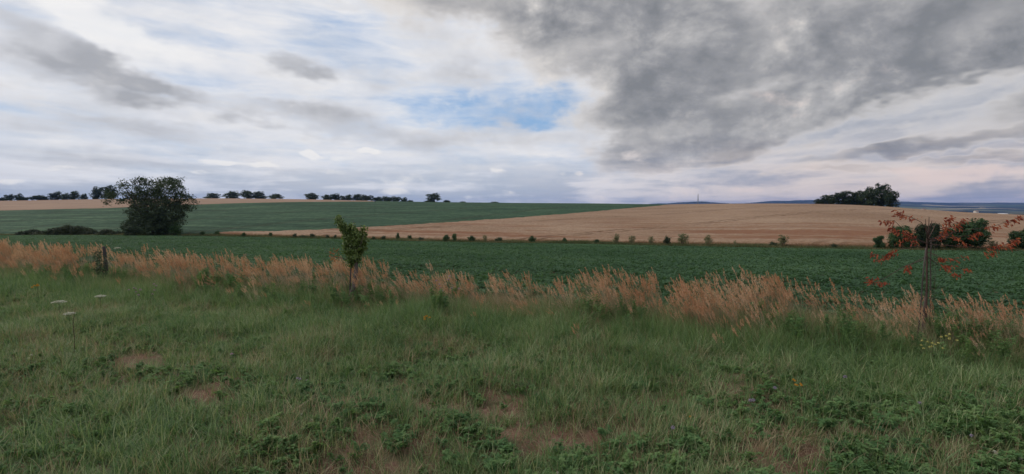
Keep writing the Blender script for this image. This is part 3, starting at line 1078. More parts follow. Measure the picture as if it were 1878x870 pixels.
def pix_of(x, y, z=0.0):
    """photo pixel of world points (vectorised)"""
    c, s = math.cos(PITCH), math.sin(PITCH)
    dz = z - CAM_H
    f = y * c + dz * s
    up = -y * s + dz * c
    return 939 + F * x / f, 435 - F * up / f


# --- verge: sample points by area over the part of the verge that the road user sees, and a margin
def verge_points(n, off_hi, ymin=2.6, umax=1.22):
    x = NR.uniform(-30, 20, n * 3); y = NR.uniform(ymin, 24, n * 3)
    ok = (y < STRIP_B + off_hi - SLOPE * x) & (np.abs(x) < umax * y + 0.6)
    return x[ok], y[ok]


# bare patches and leafy patches seen in the photo (pixel, radius in metres)
bare = [(250, 665, 0.50), (205, 655, 0.25), (372, 655, 0.25), (930, 745, 0.45), (885, 735, 0.3), (660, 740, 0.22), (820, 745, 0.25),
        (1125, 800, 0.30), (1220, 745, 0.35), (1045, 800, 0.3), (640, 835, 0.3), (1530, 820, 0.3), (1630, 790, 0.35), (1400, 830, 0.4),
        (480, 672, 0.3), (60, 625, 0.3), (760, 800, 0.25), (940, 820, 0.35), (1360, 840, 0.35), (600, 660, 0.25), (1800, 680, 0.4), (300, 820, 0.2),
        (950, 775, 0.3), (1480, 700, 0.22), (720, 665, 0.3), (110, 745, 0.2), (380, 730, 0.3)]
leafy = [(620, 770, 0.55, 1.0), (700, 700, 0.45, 0.8), (560, 720, 0.5, 0.7), (720, 800, 0.4, 0.8), (880, 800, 0.3, 0.8), (860, 840, 0.35, 0.8),
         (1220, 820, 0.55, 1.0), (1100, 860, 0.6, 0.9), (1280, 750, 0.45, 0.8), (1010, 850, 0.35, 0.7), (1700, 800, 1.2, 1.0), (1800, 760, 1.2, 0.9),
         (1600, 740, 0.8, 0.6), (1860, 850, 0.9, 1.0), (1560, 850, 0.7, 0.9), (1450, 740, 0.5, 0.6), (150, 690, 0.6, 0.5), (90, 750, 0.5, 0.8),
         (320, 700, 0.4, 0.7), (400, 720, 0.5, 0.6), (80, 520, 1.6, 0.9), (180, 530, 1.2, 0.6), (1140, 600, 0.7, 0.7), (430, 540, 0.8, 0.7),
         (690, 545, 0.7, 0.8), (1760, 640, 0.6, 0.7), (40, 700, 0.5, 0.6), (240, 600, 0.7, 0.3), (1360, 870, 0.5, 0.7), (460, 840, 0.4, 0.4)]


def field_of(lst, x, y):
    out = np.zeros_like(x)
    wx = (fbm(x * 1.9, y * 1.9, 3) - 0.5) * 0.9
    wy = (fbm(x * 1.9 + 50, y * 1.9 + 31, 3) - 0.5) * 0.9
    for e in lst:
        p = on_ground(e[0], e[1])
        r = e[2]; wt = e[3] if len(e) > 3 else 1.0
        d = np.hypot((x - p.x) / 1.25 + wx, y - p.y + wy)
        out = np.maximum(out, wt * (1 - sstep(r * 0.5, r * 1.25, d)))
    return out


def build_verge():
    short = [proto_blades('short_grass_%d' % i, 16, 0.08, 0.07, 0.22, 0.0065, M['grass'], 1.0, 1.5) for i in range(5)]
    longg = [proto_blades('long_grass_%d' % i, 15, 0.08, 0.20, 0.50, 0.0080, M['grass'], 0.9, 1.9, 4, 0.40) for i in range(5)]
    dry = [proto_blades('dry_grass_%d' % i, 10, 0.07, 0.12, 0.38, 0.0042, M['dry'], 0.9, 1.2, 3, 0.35) for i in range(4)]
    rose = [proto_rosette('leafy_weed_%d' % i, R.randint(4, 6), 5, R.uniform(0.045, 0.065), M['weed'], R.uniform(0.12, 0.22), R.uniform(0.10, 0.16)) for i in range(6)]
    tallweed = [proto_rosette('tall_weed_%d' % i, R.randint(5, 7), 9, R.uniform(0.05, 0.075), M['weed'], R.uniform(0.45, 0.7), R.uniform(0.14, 0.22)) for i in range(4)]
    mats = [proto_blades('fallen_grass_%d' % i, 14, 0.10, 0.12, 0.35, 0.0042, M['dry'], 1.5, 0.4, 3) for i in range(3)]

    # short turf
    x, y = verge_points(90000, 0.4)
    b = field_of(bare, x, y); lf = field_of(leafy, x, y)
    dn = fbm(x * 1.3, y * 1.3, 4)
    keep = NR.random(len(x)) < np.clip((1.12 - 1.0 * b) * (0.35 + 1.4 * sstep(0.30, 0.55, dn)) * (1 - 0.30 * lf), 0.02, 1)
    x, y = x[keep], y[keep]
    n = len(x)
    s = (0.6 + 0.7 * NR.random(n)) * (0.75 + 0.7 * fbm(x * 0.7 + 9, y * 0.7, 3))
    scatter('short_grass', short, pts_on(x, y), rots(n), s, 'short green turf covering the roadside verge', 'grass')
    # longer tufts, thicker toward the strip of tall grass
    x, y = verge_points(42000, 1.2)
    b = field_of(bare, x, y); lf = field_of(leafy, x, y)
    off = STRIP_B - SLOPE * x - y
    dn = fbm(x * 0.9 + 70, y * 0.9 + 7, 4)
    up = 1 - sstep(1.0, 5.5, off)
    keep = NR.random(len(x)) < np.clip((0.20 + 0.45 * up) * (0.05 + 1.9 * sstep(0.40, 0.60, dn + 0.06 * up)) * (1 - b) * (1 - 0.5 * lf), 0, 1)
    x, y = x[keep], y[keep]
    n = len(x)
    s = (0.65 + 0.5 * NR.random(n)) * (0.8 + 0.35 * (1 - sstep(0.5, 5, STRIP_B - SLOPE * x - y)))
    rr = rots(n, 0.28); rr[:, 2] = np.where(NR.random(n) < 0.45, NR.normal(size=n) * 0.6, rr[:, 2])
    scatter('long_grass', longg, pts_on(x, y), rr, s, 'long arching green grass tufts below the straw coloured strip', 'grass')
    # dry blades
    x, y = verge_points(30000, 1.6)
    dn = fbm(x * 0.8 + 20, y * 0.8 + 90, 4)
    off = STRIP_B - SLOPE * x - y
    up = 1 - sstep(-0.3, 1.6, off)
    keep = NR.random(len(x)) < np.clip(0.06 + 0.50 * sstep(0.48, 0.68, dn) + 0.75 * up, 0, 1)
    x, y = x[keep], y[keep]; n = len(x)
    up = up[keep]
    scatter('dry_grass', dry, pts_on(x, y), rots(n, 0.2), (0.6 + 0.6 * NR.random(n)) * (1 + 0.6 * up), 'withered straw blades mixed through the green verge', 'dry grass')
    # fallen thatch on bare ground
    x, y = verge_points(16000, 0.5)
    dn = fbm(x * 1.1 + 33, y * 1.1 + 12, 4)
    keep = NR.random(len(x)) < np.clip(0.15 + 0.9 * sstep(0.45, 0.65, dn), 0, 1)
    x, y = x[keep], y[keep]; n = len(x)
    scatter('grass_thatch', mats, pts_on(x, y, 0.01), rots(n, 0.1), 0.5 + 0.5 * NR.random(n), 'flattened dead grass thatch lying between the green tufts', 'thatch')
    # broad-leaved weeds
    x, y = verge_points(46000, 0.8)
    lf = field_of(leafy, x, y); b = field_of(bare, x, y)
    dn = fbm(x * 1.1 + 5, y * 1.1 + 60, 4)
    keep = NR.random(len(x)) < np.clip((0.19 + 0.30 * lf * (0.12 + sstep(0.40, 0.58, dn)) + 0.22 * sstep(0.56, 0.66, dn)) * (1 - 0.9 * b), 0, 1)
    x, y = x[keep], y[keep]; n = len(x)
    s = (0.45 + 0.65 * NR.random(n)) * (0.8 + 0.4 * field_of(leafy, x, y))
    scatter('leafy_weeds', rose, pts_on(x, y), rots(n, 0.2), s, 'low broad leaved weeds spreading over the near verge', 'weeds')
    # tall weeds at the foot of the strip
    x = NR.uniform(-26, 14, 5200); o = NR.uniform(-1.1, 0.7, 5200)
    y = STRIP_B - SLOPE * x + o
    dn = fbm(x * 0.55 + 3, y * 0.55 + 77, 3)
    lf = field_of(leafy, x, y)
    keep = (NR.random(len(x)) < np.clip(0.10 * sstep(0.55, 0.66, dn) + 0.55 * lf * sstep(0.35, 0.5, dn), 0, 1)) & (np.abs(x) < 1.2 * y)
    x, y = x[keep], y[keep]; n = len(x)
    scatter('tall_weeds', tallweed, pts_on(x, y), rots(n, 0.15), 0.55 + 0.5 * NR.random(n), 'dark green tall weeds at the foot of the straw grass strip', 'weeds')


build_verge()

strip_h = table([(-140, 1.22), (0, 1.22), (300, 1.15), (480, 1.05), (650, 1.0), (800, 0.86), (939, 0.88), (1100, 0.95), (1220, 1.0), (1310, 1.10),
                 (1420, 1.08), (1500, 0.98), (1600, 0.86), (1700, 0.80), (1878, 0.80), (2020, 0.8)])
# how thickly the plumes stand along the strip (photo column)
strip_d = table([(-140, 1.0), (0, 0.9), (40, 1.0), (130, 1.1), (170, 0.55), (215, 0.35), (240, 0.7), (300, 0.5), (345, 1.0), (385, 0.7), (430, 1.1), (470, 0.9),
                 (500, 1.1), (560, 0.8), (600, 0.7), (640, 0.5), (680, 1.3), (720, 0.9), (760, 0.6), (830, 0.7), (900, 0.7), (960, 1.0),
                 (1010, 0.8), (1060, 0.9), (1120, 0.9), (1200, 0.9), (1245, 0.8), (1275, 0.9), (1300, 1.9), (1335, 1.5), (1360, 1.0), (1395, 1.8),
                 (1440, 1.9), (1465, 1.5), (1485, 1.0), (1540, 0.8), (1580, 0.7), (1593, 1.3), (1610, 0.4), (1632, 1.0), (1660, 0.5),
                 (1745, 0.8), (1765, 0.4), (1800, 0.7), (1850, 0.8), (2020, 0.8)])


def build_strip():
    plum = [proto_plumes('reed_grass_%d' % i, 7, 0.09, 0.82, 1.06, lean=0.36) for i in range(6)]
    plum_up = [proto_plumes('upright_reed_grass_%d' % i, 7, 0.09, 0.82, 1.06, lean=0.10) for i in range(4)]
    under = [proto_blades('strip_grass_%d' % i, 16, 0.10, 0.35, 0.78, 0.0058, M['stripdry'], 0.45, 1.0, 4, 0.4) for i in range(4)]
    green = [proto_blades('strip_green_grass_%d' % i, 16, 0.10, 0.30, 0.70, 0.0064, M['grass'], 0.5, 1.2, 4, 0.35) for i in range(4)]
    N = 6000
    x = NR.uniform(-28, 15, N); o = np.clip(NR.normal(size=N) * 0.95 + 0.45, -2.2, 2.0)
    off0 = o
    y = STRIP_B - SLOPE * x + o
    u = x / y
    cl = fbm(x * 1.3 + 8, y * 1.3 + 2, 3)
    keep = (NR.random(N) < np.clip(0.30 * strip_d(u) * (0.42 + 1.4 * sstep(0.36, 0.64, cl)) * np.where(off0 < -0.4, 0.4, 1), 0, 1)) & (np.abs(u) < 1.22)
    x, y, u, off0 = x[keep], y[keep], u[keep], off0[keep]; n = len(x)
    rr = rots(n, 0.05); rr[:, 2] = NR.normal(size=n) * 0.35
    rr[:, 1] -= np.abs(NR.normal(size=n)) * np.interp(u, [-1, 0.2, 0.35, 1], [0.30, 0.26, 0.08, 0.10])
    s = strip_h(u) * (0.56 + 0.54 * NR.random(n) ** 1.4) * np.where(off0 < -0.4, 0.72, 1)
    isup = u > PX(1230)
    idx = np.where(isup, 6 + NR.integers(0, 4, n), NR.integers(0, 6, n))
    # the join node lists its inputs last-linked first
    protos = plum + plum_up
    scatter('reed_grass', protos, pts_on(x, y), rr, s, 'strip of tall straw coloured reed grass with feathery plumes along the field edge', 'tall grass', idx)
    N = 6500
    x = NR.uniform(-28, 15, N); o = np.clip(NR.normal(size=N) * 0.7 + 0.35, -1.0, 1.9)
    y = STRIP_B - SLOPE * x + o
    keep = (np.abs(x / y) < 1.22) & (NR.random(N) < 0.25 + 1.1 * sstep(0.35, 0.6, fbm(x * 0.8 + 44, y * 0.8, 3)))
    x, y = x[keep], y[keep]; n = len(x)
    scatter('strip_dry_grass', under, pts_on(x, y), np.stack([NR.normal(size=n) * .1, NR.normal(size=n) * .1, NR.normal(size=n) * .8], 1),
            strip_h(x / y) * (0.42 + 0.38 * NR.random(n)), 'matted straw coloured grass blades below the plumes', 'dry grass')
    N = 9000
    x = NR.uniform(-28, 15, N); o = np.clip(NR.normal(size=N) * 0.8 - 0.3, -1.8, 1.8)
    y = STRIP_B - SLOPE * x + o
    keep = (np.abs(x / y) < 1.22) & (NR.random(N) < 0.35 + 1.0 * sstep(0.36, 0.56, fbm(x * 0.7 + 14, y * 0.7 + 60, 3)))
    x, y = x[keep], y[keep]; n = len(x)
    scatter('strip_green_grass', green, pts_on(x, y), np.stack([NR.normal(size=n) * .1, NR.normal(size=n) * .1, NR.normal(size=n) * .9], 1),
            strip_h(x / y) * (0.55 + 0.4 * NR.random(n)), 'knee high green grass growing among the straw stems', 'grass')


build_strip()


def build_beet():
    protos = [proto_beet('beet_plant_%d' % i) for i in range(6)]
    # rows run with the field edge
    al = math.atan(SLOPE)
    ca, sa = math.cos(al), math.sin(al)
    ac = np.arange((STRIP_B + 2.1) * ca, (BORDER_B - 1.2) * ca, 0.30)
    lg = np.arange(-125, 62, 0.17)
    A, Lg = np.meshgrid(ac, lg)
    A = A.ravel() + NR.normal(size=A.size) * 0.05
    Lg = Lg.ravel() + NR.normal(size=Lg.size) * 0.07
    x = Lg * ca + A * sa
    y = -Lg * sa + A * ca
    trk = np.mod(A - 3.0, 15.0)
    trk = np.minimum(np.abs(trk - 0.4), np.abs(trk - 2.2)) < 0.17
    ok = (np.abs(x) < 1.2 * y) & (NR.random(len(x)) < 0.96) & ~(trk & (NR.random(len(x)) < 0.8))
    x, y = x[ok], y[ok]; n = len(x)
    s = 0.49 * (0.8 + 0.45 * NR.random(n)) * (0.85 + 0.35 * fbm(x * 0.15, y * 0.15, 3))
    scatter('beet_plants', protos, pts_on(x, y), rots(n, 0.1), s, 'near field of dark green leafy sugar beet behind the straw grass', 'beet plants')


build_beet()


def build_balk():
    tuft = [proto_blades('balk_grass_%d' % i, 12, 0.30, 0.30, 0.62, 0.05, M['balk'], 0.5, 0.9, 2) for i in range(4)]
    N = 34000
    u = NR.uniform(-1.2, 1.2, N)
    o = np.clip(NR.normal(size=N) * 0.9 + 0.2, -1.3, 2.4)
    y = line_y(BORDER_B, u) + o
    x = u * y
    keep = NR.random(N) < 0.35 + 0.9 * sstep(0.35, 0.6, fbm(x * 0.2, y * 0.2, 3))
    x, y = x[keep], y[keep]; n = len(x)
    scatter('balk_grass', tuft, pts_on(x, y), rots(n, 0.1), (0.45 + 0.4 * NR.random(n)) * (0.6 + 0.9 * fbm(x * 0.35 + 7, y * 0.1, 3)), 'olive brown rough grass on the balk between the beet and the wheat', 'grass')
    # ragged near edge of the wheat
    ears = [proto_blades('wheat_tuft_%d' % i, 16, 0.35, 0.30, 0.50, 0.05, M['wheat_edge'], 0.3, 0.6, 2) for i in range(3)]
    N = 7000
    u = NR.uniform(PX(405), 1.15, N)
    o = NR.random(N) ** 2 * 9
    y = line_y(BORDER_B + 1.7, u) + o
    x = u * y
    ok = np.array([yy < wheat_hi(uu) - 0.4 for uu, yy in zip(u, y)]) if False else (y < np.interp(u, np.linspace(PX(398), 1.2, 200), [wheat_hi(a) for a in np.linspace(PX(398), 1.2, 200)]) - 0.4)
    x, y = x[ok], y[ok]; n = len(x)
    scatter('wheat_stalks', ears, pts_on(x, y, 0.05), rots(n, 0.1), 0.8 + 0.3 * NR.random(n), 'ragged stalks along the near edge of the wheat', 'wheat')


build_balk()

# ------------------------------------------------------------------ trees and shrubs
def crown_points(lobes, clumps, per, clump_r, rng):
    """leaf centres: clumps spread through the shell of each lobe"""
    vol = np.array([l[3] * l[4] * l[5] for l in lobes]) ** 0.67
    vol *= np.array([l[6] if len(l) > 6 else 1.0 for l in lobes])
    vol /= vol.sum()
    cen = []; nrm = []; sh = []
    for l, w in zip(lobes, vol):
        k = max(2, int(clumps * w))
        d = rng.normal(size=(k, 3)); d /= np.linalg.norm(d, axis=1)[:, None]
        rr = rng.uniform(0.45, 1.05, k) ** 0.6
        c = np.array(l[:3]) + d * rr[:, None] * np.array(l[3:6])
        for ci, di in zip(c, d):
            m_ = max(3, int(per * rng.uniform(0.5, 1.4)))
            p = ci + rng.normal(size=(m_, 3)) * clump_r * rng.uniform(0.6, 1.2) * np.array([1, 1, 0.7])
            cen.append(p); nrm.append(np.repeat((di + np.array([0, 0, 0.5]))[None], m_, 0)); sh.append(np.full(m_, rng.random()))
    return np.concatenate(cen), np.concatenate(nrm), np.concatenate(sh)


def make_tree_meshes(name, lobes, clumps, per, clump_r, leaf, mat, trunk_h, trunk_r, seed, aspect=0.6, bark='bark', stems=1, zmin=0.02, unit=True):
    rng = np.random.default_rng(seed)
    rr = random.Random(seed)
    c, nr_, sh = crown_points(lobes, clumps, per, clump_r, rng)
    ok = c[:, 2] > zmin
    c, nr_, sh = c[ok], nr_[ok], sh[ok]
    if unit:                                  # bring the crown to one metre tall and one metre wide
        fz = 0.97 / np.percentile(c[:, 2], 99.6)
        fx = 0.49 / np.percentile(np.abs(c[:, :2]).max(1), 98.5)
        c = c * np.array([fx, fx, fz])
        lobes = [(l[0] * fx, l[1] * fx, l[2] * fz, l[3] * fx, l[4] * fx, l[5] * fz) for l in lobes]
    g = Geo()
    g.leaves(c, leaf * rng.uniform(0.6, 1.3, len(c)), aspect, normal=nr_, jitter=0.9, var=np.clip(sh * 0.6 + rng.random(len(c)) * 0.4, 0, 1), rng=rng)
    crown = g.mesh(name + '_crown', mat)
    t = Geo()
    for s in range(stems):
        bx, by = (rr.uniform(-1, 1) * trunk_r * 3, rr.uniform(-1, 1) * trunk_r * 3) if stems > 1 else (0, 0)
        top = Vector((bx * 2 + rr.uniform(-.1, .1) * trunk_h, by * 2 + rr.uniform(-.1, .1) * trunk_h, trunk_h))
        t.tube([(bx, by, -0.15), (bx * 1.2, by * 1.2, trunk_h * 0.4), top], [trunk_r * 1.25, trunk_r, trunk_r * 0.75], 7)
        for l in (lobes if stems == 1 else [lobes[(s + k) % len(lobes)] for k in range(max(1, len(lobes) // 2))]):
            e = Vector(l[:3]) + Vector((0, 0, l[5] * 0.4))
            mid = top.lerp(e, 0.5) + Vector((rr.uniform(-.1, .1), rr.uniform(-.1, .1), 0.05)) * trunk_h
            t.tube([top, mid, e], [trunk_r * 0.55, trunk_r * 0.35, trunk_r * 0.12], 5)
    return t.mesh(name + '_trunk', M[bark], True), crown


def plant(name, meshes, label, cat, loc, group, scale, rz=None, parts=('trunk', 'crown')):
    o = thing(name, label, cat, loc, R.uniform(0, 6.28) if rz is None else rz, group, scale)
    for pn, me in zip(parts, meshes):
        obj(pn, me, o)
    return o


def lobes_round(seed, n=7, spread=0.30, r=0.24, z0=0.25, z1=0.82, flat=0.85):
    rr = random.Random(seed)
    out = [(0, 0, (z0 + z1) / 2, r * 1.25, r * 1.25, (z1 - z0) * 0.5)]
    for i in range(n):
        a = i * 2.4 + rr.uniform(-.4, .4)
        t = (i + 0.5) / n
        z = z0 + (z1 - z0) * t
        w = spread * (math.sin(math.pi * (0.18 + 0.72 * t)) ** 0.8)
        q = r * rr.uniform(0.55, 1.2)
        w *= rr.uniform(0.75, 1.2)
        out.append((w * math.cos(a), w * math.sin(a), z, q, q, q * flat, rr.uniform(0.6, 1.3)))
    return out


# far trees of unit height: crown kinds a to e
far_kinds = []
for k, (n, sp, r_, z0, z1) in enumerate([(7, .30, .22, .12, .84), (6, .34, .24, .12, .80), (8, .26, .22, .10, .86), (6, .38, .22, .14, .76), (9, .30, .20, .16, .86)]):
    far_kinds.append(make_tree_meshes('far_tree', lobes_round(20 + k, n, sp, r_, z0, z1), 240, 11, 0.050, 0.085, M['tree_far'], 0.34, 0.028, 50 + k))
far_bush = make_tree_meshes('far_bush', lobes_round(40, 6, .45, .28, .25, .62, .8), 190, 10, 0.07, 0.11, M['tree_far'], 0.15, 0.03, 70, stems=3)


def far_tree(px, top, base, width, label, depth, kind, name='tree', bush=False):
    p = at_depth(px, base, depth)
    zb = tz(p.x, p.y)
    ztop = at_depth(px, top, depth).z
    h = ztop - zb
    w = width / F * depth
    me = far_bush if bush else far_kinds[kind % 5]
    s = w
    plant(name, me, label, 'bush' if bush else 'tree', (p.x, p.y, zb - 0.05), 'trees along the left skyline', (s, s, h))


sky_trees = [
    (4, 362, 369, 16, 'low dark bush at the extreme left end of the skyline', 1),
    (17, 356, 369, 15, 'small round skyline tree, leftmost true tree', 0),
    (35, 355, 369, 15, 'small round skyline tree, second from the left edge', 0),
    (46, 361, 369, 13, 'tiny low bush touching the right foot of the second skyline tree', 1),
    (70, 358, 369, 30, 'low wide bush on the left skyline before the row of four trees', 1),
    (103, 351, 368, 24, 'broad dark skyline tree, first in the row of four at left', 0),
    (121, 354, 368, 16, 'slim skyline tree, second in the row of four at left', 0),
    (137, 350, 368, 18, 'round topped skyline tree, third in the row of four at left', 0),
    (154, 355, 368, 15, 'smallest skyline tree, fourth in the row of four at left', 0),
    (178, 342, 367, 20, 'tall skyline tree standing just left of the large grey green bush', 0),
    (201, 340, 367, 28, 'tall skyline tree half merged with the large bush on its right', 0),
    (390, 354, 367, 27, 'lone round skyline tree just right of the large bush', 0),
    (426, 350, 367, 30, 'flat topped skyline tree, first of the close row of three', 0),
    (453, 349, 367, 26, 'flat topped skyline tree, middle of the close row of three', 0),
    (475, 351, 367, 27, 'flat topped skyline tree, last of the close row of three', 0),
    (505, 355, 368, 28, 'separate low spreading skyline tree right of the row of three', 0),
    (572, 354, 369, 28, 'compact dark skyline tree left of the long tree belt', 0),
    (598, 357, 369, 18, 'first and narrow tree of the long skyline belt', 0),
    (616, 355, 369.5, 26, 'second tree of the long skyline belt, rounded', 0),
    (637, 357, 370, 24, 'third tree of the long skyline belt', 0),
    (655, 356, 370, 24, 'fourth tree of the long skyline belt, beside its highest crown', 0),
    (673, 357, 370.5, 26, 'fifth tree of the long skyline belt, broad and dark', 0),
    (692, 361, 371, 20, 'low bush filling the dip in the long skyline belt', 1),
    (708, 360, 371, 24, 'tree just right of the dip in the long skyline belt', 0),
    (725, 360, 371.5, 22, 'second tree right of the dip in the long skyline belt', 0),
    (741, 362, 372, 15, 'last thin tree at the right end of the long skyline belt', 0),
    (753, 367, 372, 11, 'tiny bush ending the long skyline belt', 1),
    (796, 354, 372.5, 27, 'lone open crowned tree on the skyline right of the belt', 0),
    (784, 368, 372.5, 16, 'low bush at the left foot of the lone open crowned tree', 1),
    (819, 367, 373, 15, 'low bush right of the lone open crowned tree', 1),
    (848, 369.5, 373.5, 11, 'tiny dark bush breaking the green skyline, nearest the lone tree', 1),
    (908, 370, 374, 15, 'small dark bush alone on the green skyline in mid picture', 1),
]
for i, (px, top, base, w, lab, b) in enumerate(sky_trees):
    dep = float(crest_y(PX(px))) + (6 if px > 745 else 22) + (i * 7 % 13)
    far_tree(px, top, base, w, lab, dep, i * 3 + i // 4, 'bush' if b else 'tree', bool(b))

# the grove on the wheat hill
grove_kinds = [make_tree_meshes('grove_tree', lobes_round(80 + k, 9, sp, r_, z0, z1), 420, 11, 0.042, 0.062, M['tree_dark'], 0.3, 0.03, 90 + k)
               for k, (sp, r_, z0, z1) in enumerate([(.30, .22, .06, .84), (.34, .22, .05, .82), (.26, .21, .08, .86)])]
grove = [(1505, 364, 378, 28, 'low leftmost tree of the dark grove on the wheat hill'),
         (1522, 357, 378, 32, 'second tree from the left in the dark hilltop grove'),
         (1545, 350, 379, 38, 'broad third tree from the left in the hilltop grove'),
         (1567, 352, 379, 32, 'fourth tree of the hilltop grove, in its slight dip'),
         (1582, 349, 380, 30, 'fifth tree of the hilltop grove, left of the high crowns'),
         (1597, 342, 381, 30, 'second tallest tree of the hilltop grove'),
         (1616, 336, 382, 40, 'tallest tree of the hilltop grove near its right end'),
         (1633, 350, 383, 28, 'rightmost tree of the hilltop grove, lower than its neighbour')]
for i, (px, top, base, w, lab) in enumerate(grove):
    dep = float(crest_y(PX(px))) - 4 + (i * 5 % 8)
    p = at_depth(px, base, dep); zb = tz(p.x, p.y)
    h = at_depth(px, top, dep).z - zb
    s = w / F * dep
    plant('tree', grove_kinds[i % 3], lab, 'tree', (p.x, p.y, zb - 0.05), 'grove on the wheat hill', (s, s, h))


def by_pixels(px, base, top):
    """ground point at the balk for a photo column, and metres per pixel there"""
    u = PX(px)
    y = float(line_y(BORDER_B, u))
    x = u * y
    z = tz(x, y)
    return x, y, z, y / F


# the large bush on the left
def big_bush():
    px = 288
    x, y, z, mpp = by_pixels(px, 433, 323)
    k = mpp
    L = []
    for (cx, cy, r_x, r_z) in [(284, 344, 24, 17), (316, 350, 26, 22), (258, 360, 26, 16), (245, 340, 9, 10), (230, 362, 26, 12), (286, 385, 44, 32),
                               (322, 388, 26, 28), (258, 395, 26, 26), (285, 415, 44, 18), (335, 372, 16, 16), (348, 364, 9, 7), (300, 333, 22, 9),
                               (270, 333, 14, 7), (335, 345, 14, 14), (216, 356, 10, 8), (308, 408, 30, 20), (262, 415, 22, 16), (208, 372, 4, 6)]:
        L.append(((cx - px) * k, R.uniform(-1, 1) * 2.2, (433 - cy) * k, r_x * k, min(r_x * k, 3.0) + 0.3, r_z * k, 0.85 if cy < 366 else 1.1))
    me = make_tree_meshes('large_bush', L, 1350, 20, 0.30, 0.29, M['willow'], 1.6, 0.14, 5, 0.5, stems=4, unit=False)
    plant('large_bush', me, 'large spreading grey green bush rising above the left skyline', 'bush', (x, y, z), None, 1.0, 0.0)
    # lighter bush at its right foot
    x2, y2, z2, k2 = by_pixels(328, 433, 405)
    me = make_tree_meshes('low_bush', lobes_round(61, 6, .42, .30, .25, .75, .9), 150, 12, 0.07, 0.085, M['bush'], 0.2, 0.03, 62, stems=3)
    plant('bush', me, 'smaller green bush at the right foot of the large bush', 'bush', (x2 + 0.4, y2 - 1.6, z2), None, (2.1, 2.1, 2.3))


big_bush()


def thicket():
    lab = ['low dark bramble thicket, the long mound left of the large bush', 'lower bramble mound at the left end of the dark thicket',
           'bramble mound between the dark thicket and the large bush']
    for j, (px, wpx, hpx, sd) in enumerate([(128, 130, 19, 1), (55, 60, 11, 2), (198, 50, 12, 3)]):
        x, y, z, k = by_pixels(px, 432, 413)
        L = []
        rr = random.Random(sd)
        n = int(wpx / 10)
        for i in range(n):
            t = (i + 0.5) / n * 2 - 1
            h = hpx * k * (1 - 0.55 * t * t) * rr.uniform(0.8, 1.1)
            L.append((t * wpx / 2 * k * 0.92, rr.uniform(-.8, .8), h * 0.5, 7 * k, 1.1, h * 0.52))
        me = make_tree_meshes('thicket', L, int(wpx * 9), 12, 0.16, 0.19, M['bramble'], 0.3, 0.03, 100 + sd, stems=3, unit=False)
        yaw = math.atan2(-SLOPE, 1) * 0.8
        plant('bramble_thicket', me, lab[j], 'thicket', (x, y + 0.3, z), 'bramble mounds on the balk', 1.0, yaw)


thicket()

# bushes at the right end of the balk
def right_bushes():
    spec = [('thin spiky bush, leftmost of the bushes behind the red leaved sapling', 1613, 432, 24, 1, (5, .36, .13, .15, .85)),
            ('green bush seen through the left red leaves of the sapling', 1656, 414, 46, 2, (9, .38, .20, .22, .80)),
            ('dark bush directly behind the tops of the sapling stakes', 1706, 409, 46, 3, (9, .40, .22, .20, .80)),
            ('largest rounded bush on the balk, right of the red leaved sapling', 1773, 402, 74, 4, (11, .42, .24, .18, .78)),
            ('dark bush cut by the right edge of the picture', 1880, 418, 46, 5, (8, .36, .22, .2, .82))]
    for lab, px, top, w, sd, lp in spec:
        x, y, z, k = by_pixels(px, 461, top)
        h = at_depth(px, top, y).z - z
        me = make_tree_meshes('balk_bush', lobes_round(200 + sd, lp[0], lp[1], lp[2], lp[3], lp[4]), 900, 12, 0.042, 0.062,
                              M['bush'] if sd != 3 else M['tree_dark'], 0.25, 0.022, 210 + sd, 0.5)
        s = w * k
        plant('bush', me, lab, 'bush', (x, y, z - 0.03), 'bushes at the right end of the balk', (s, s, h))


right_bushes()

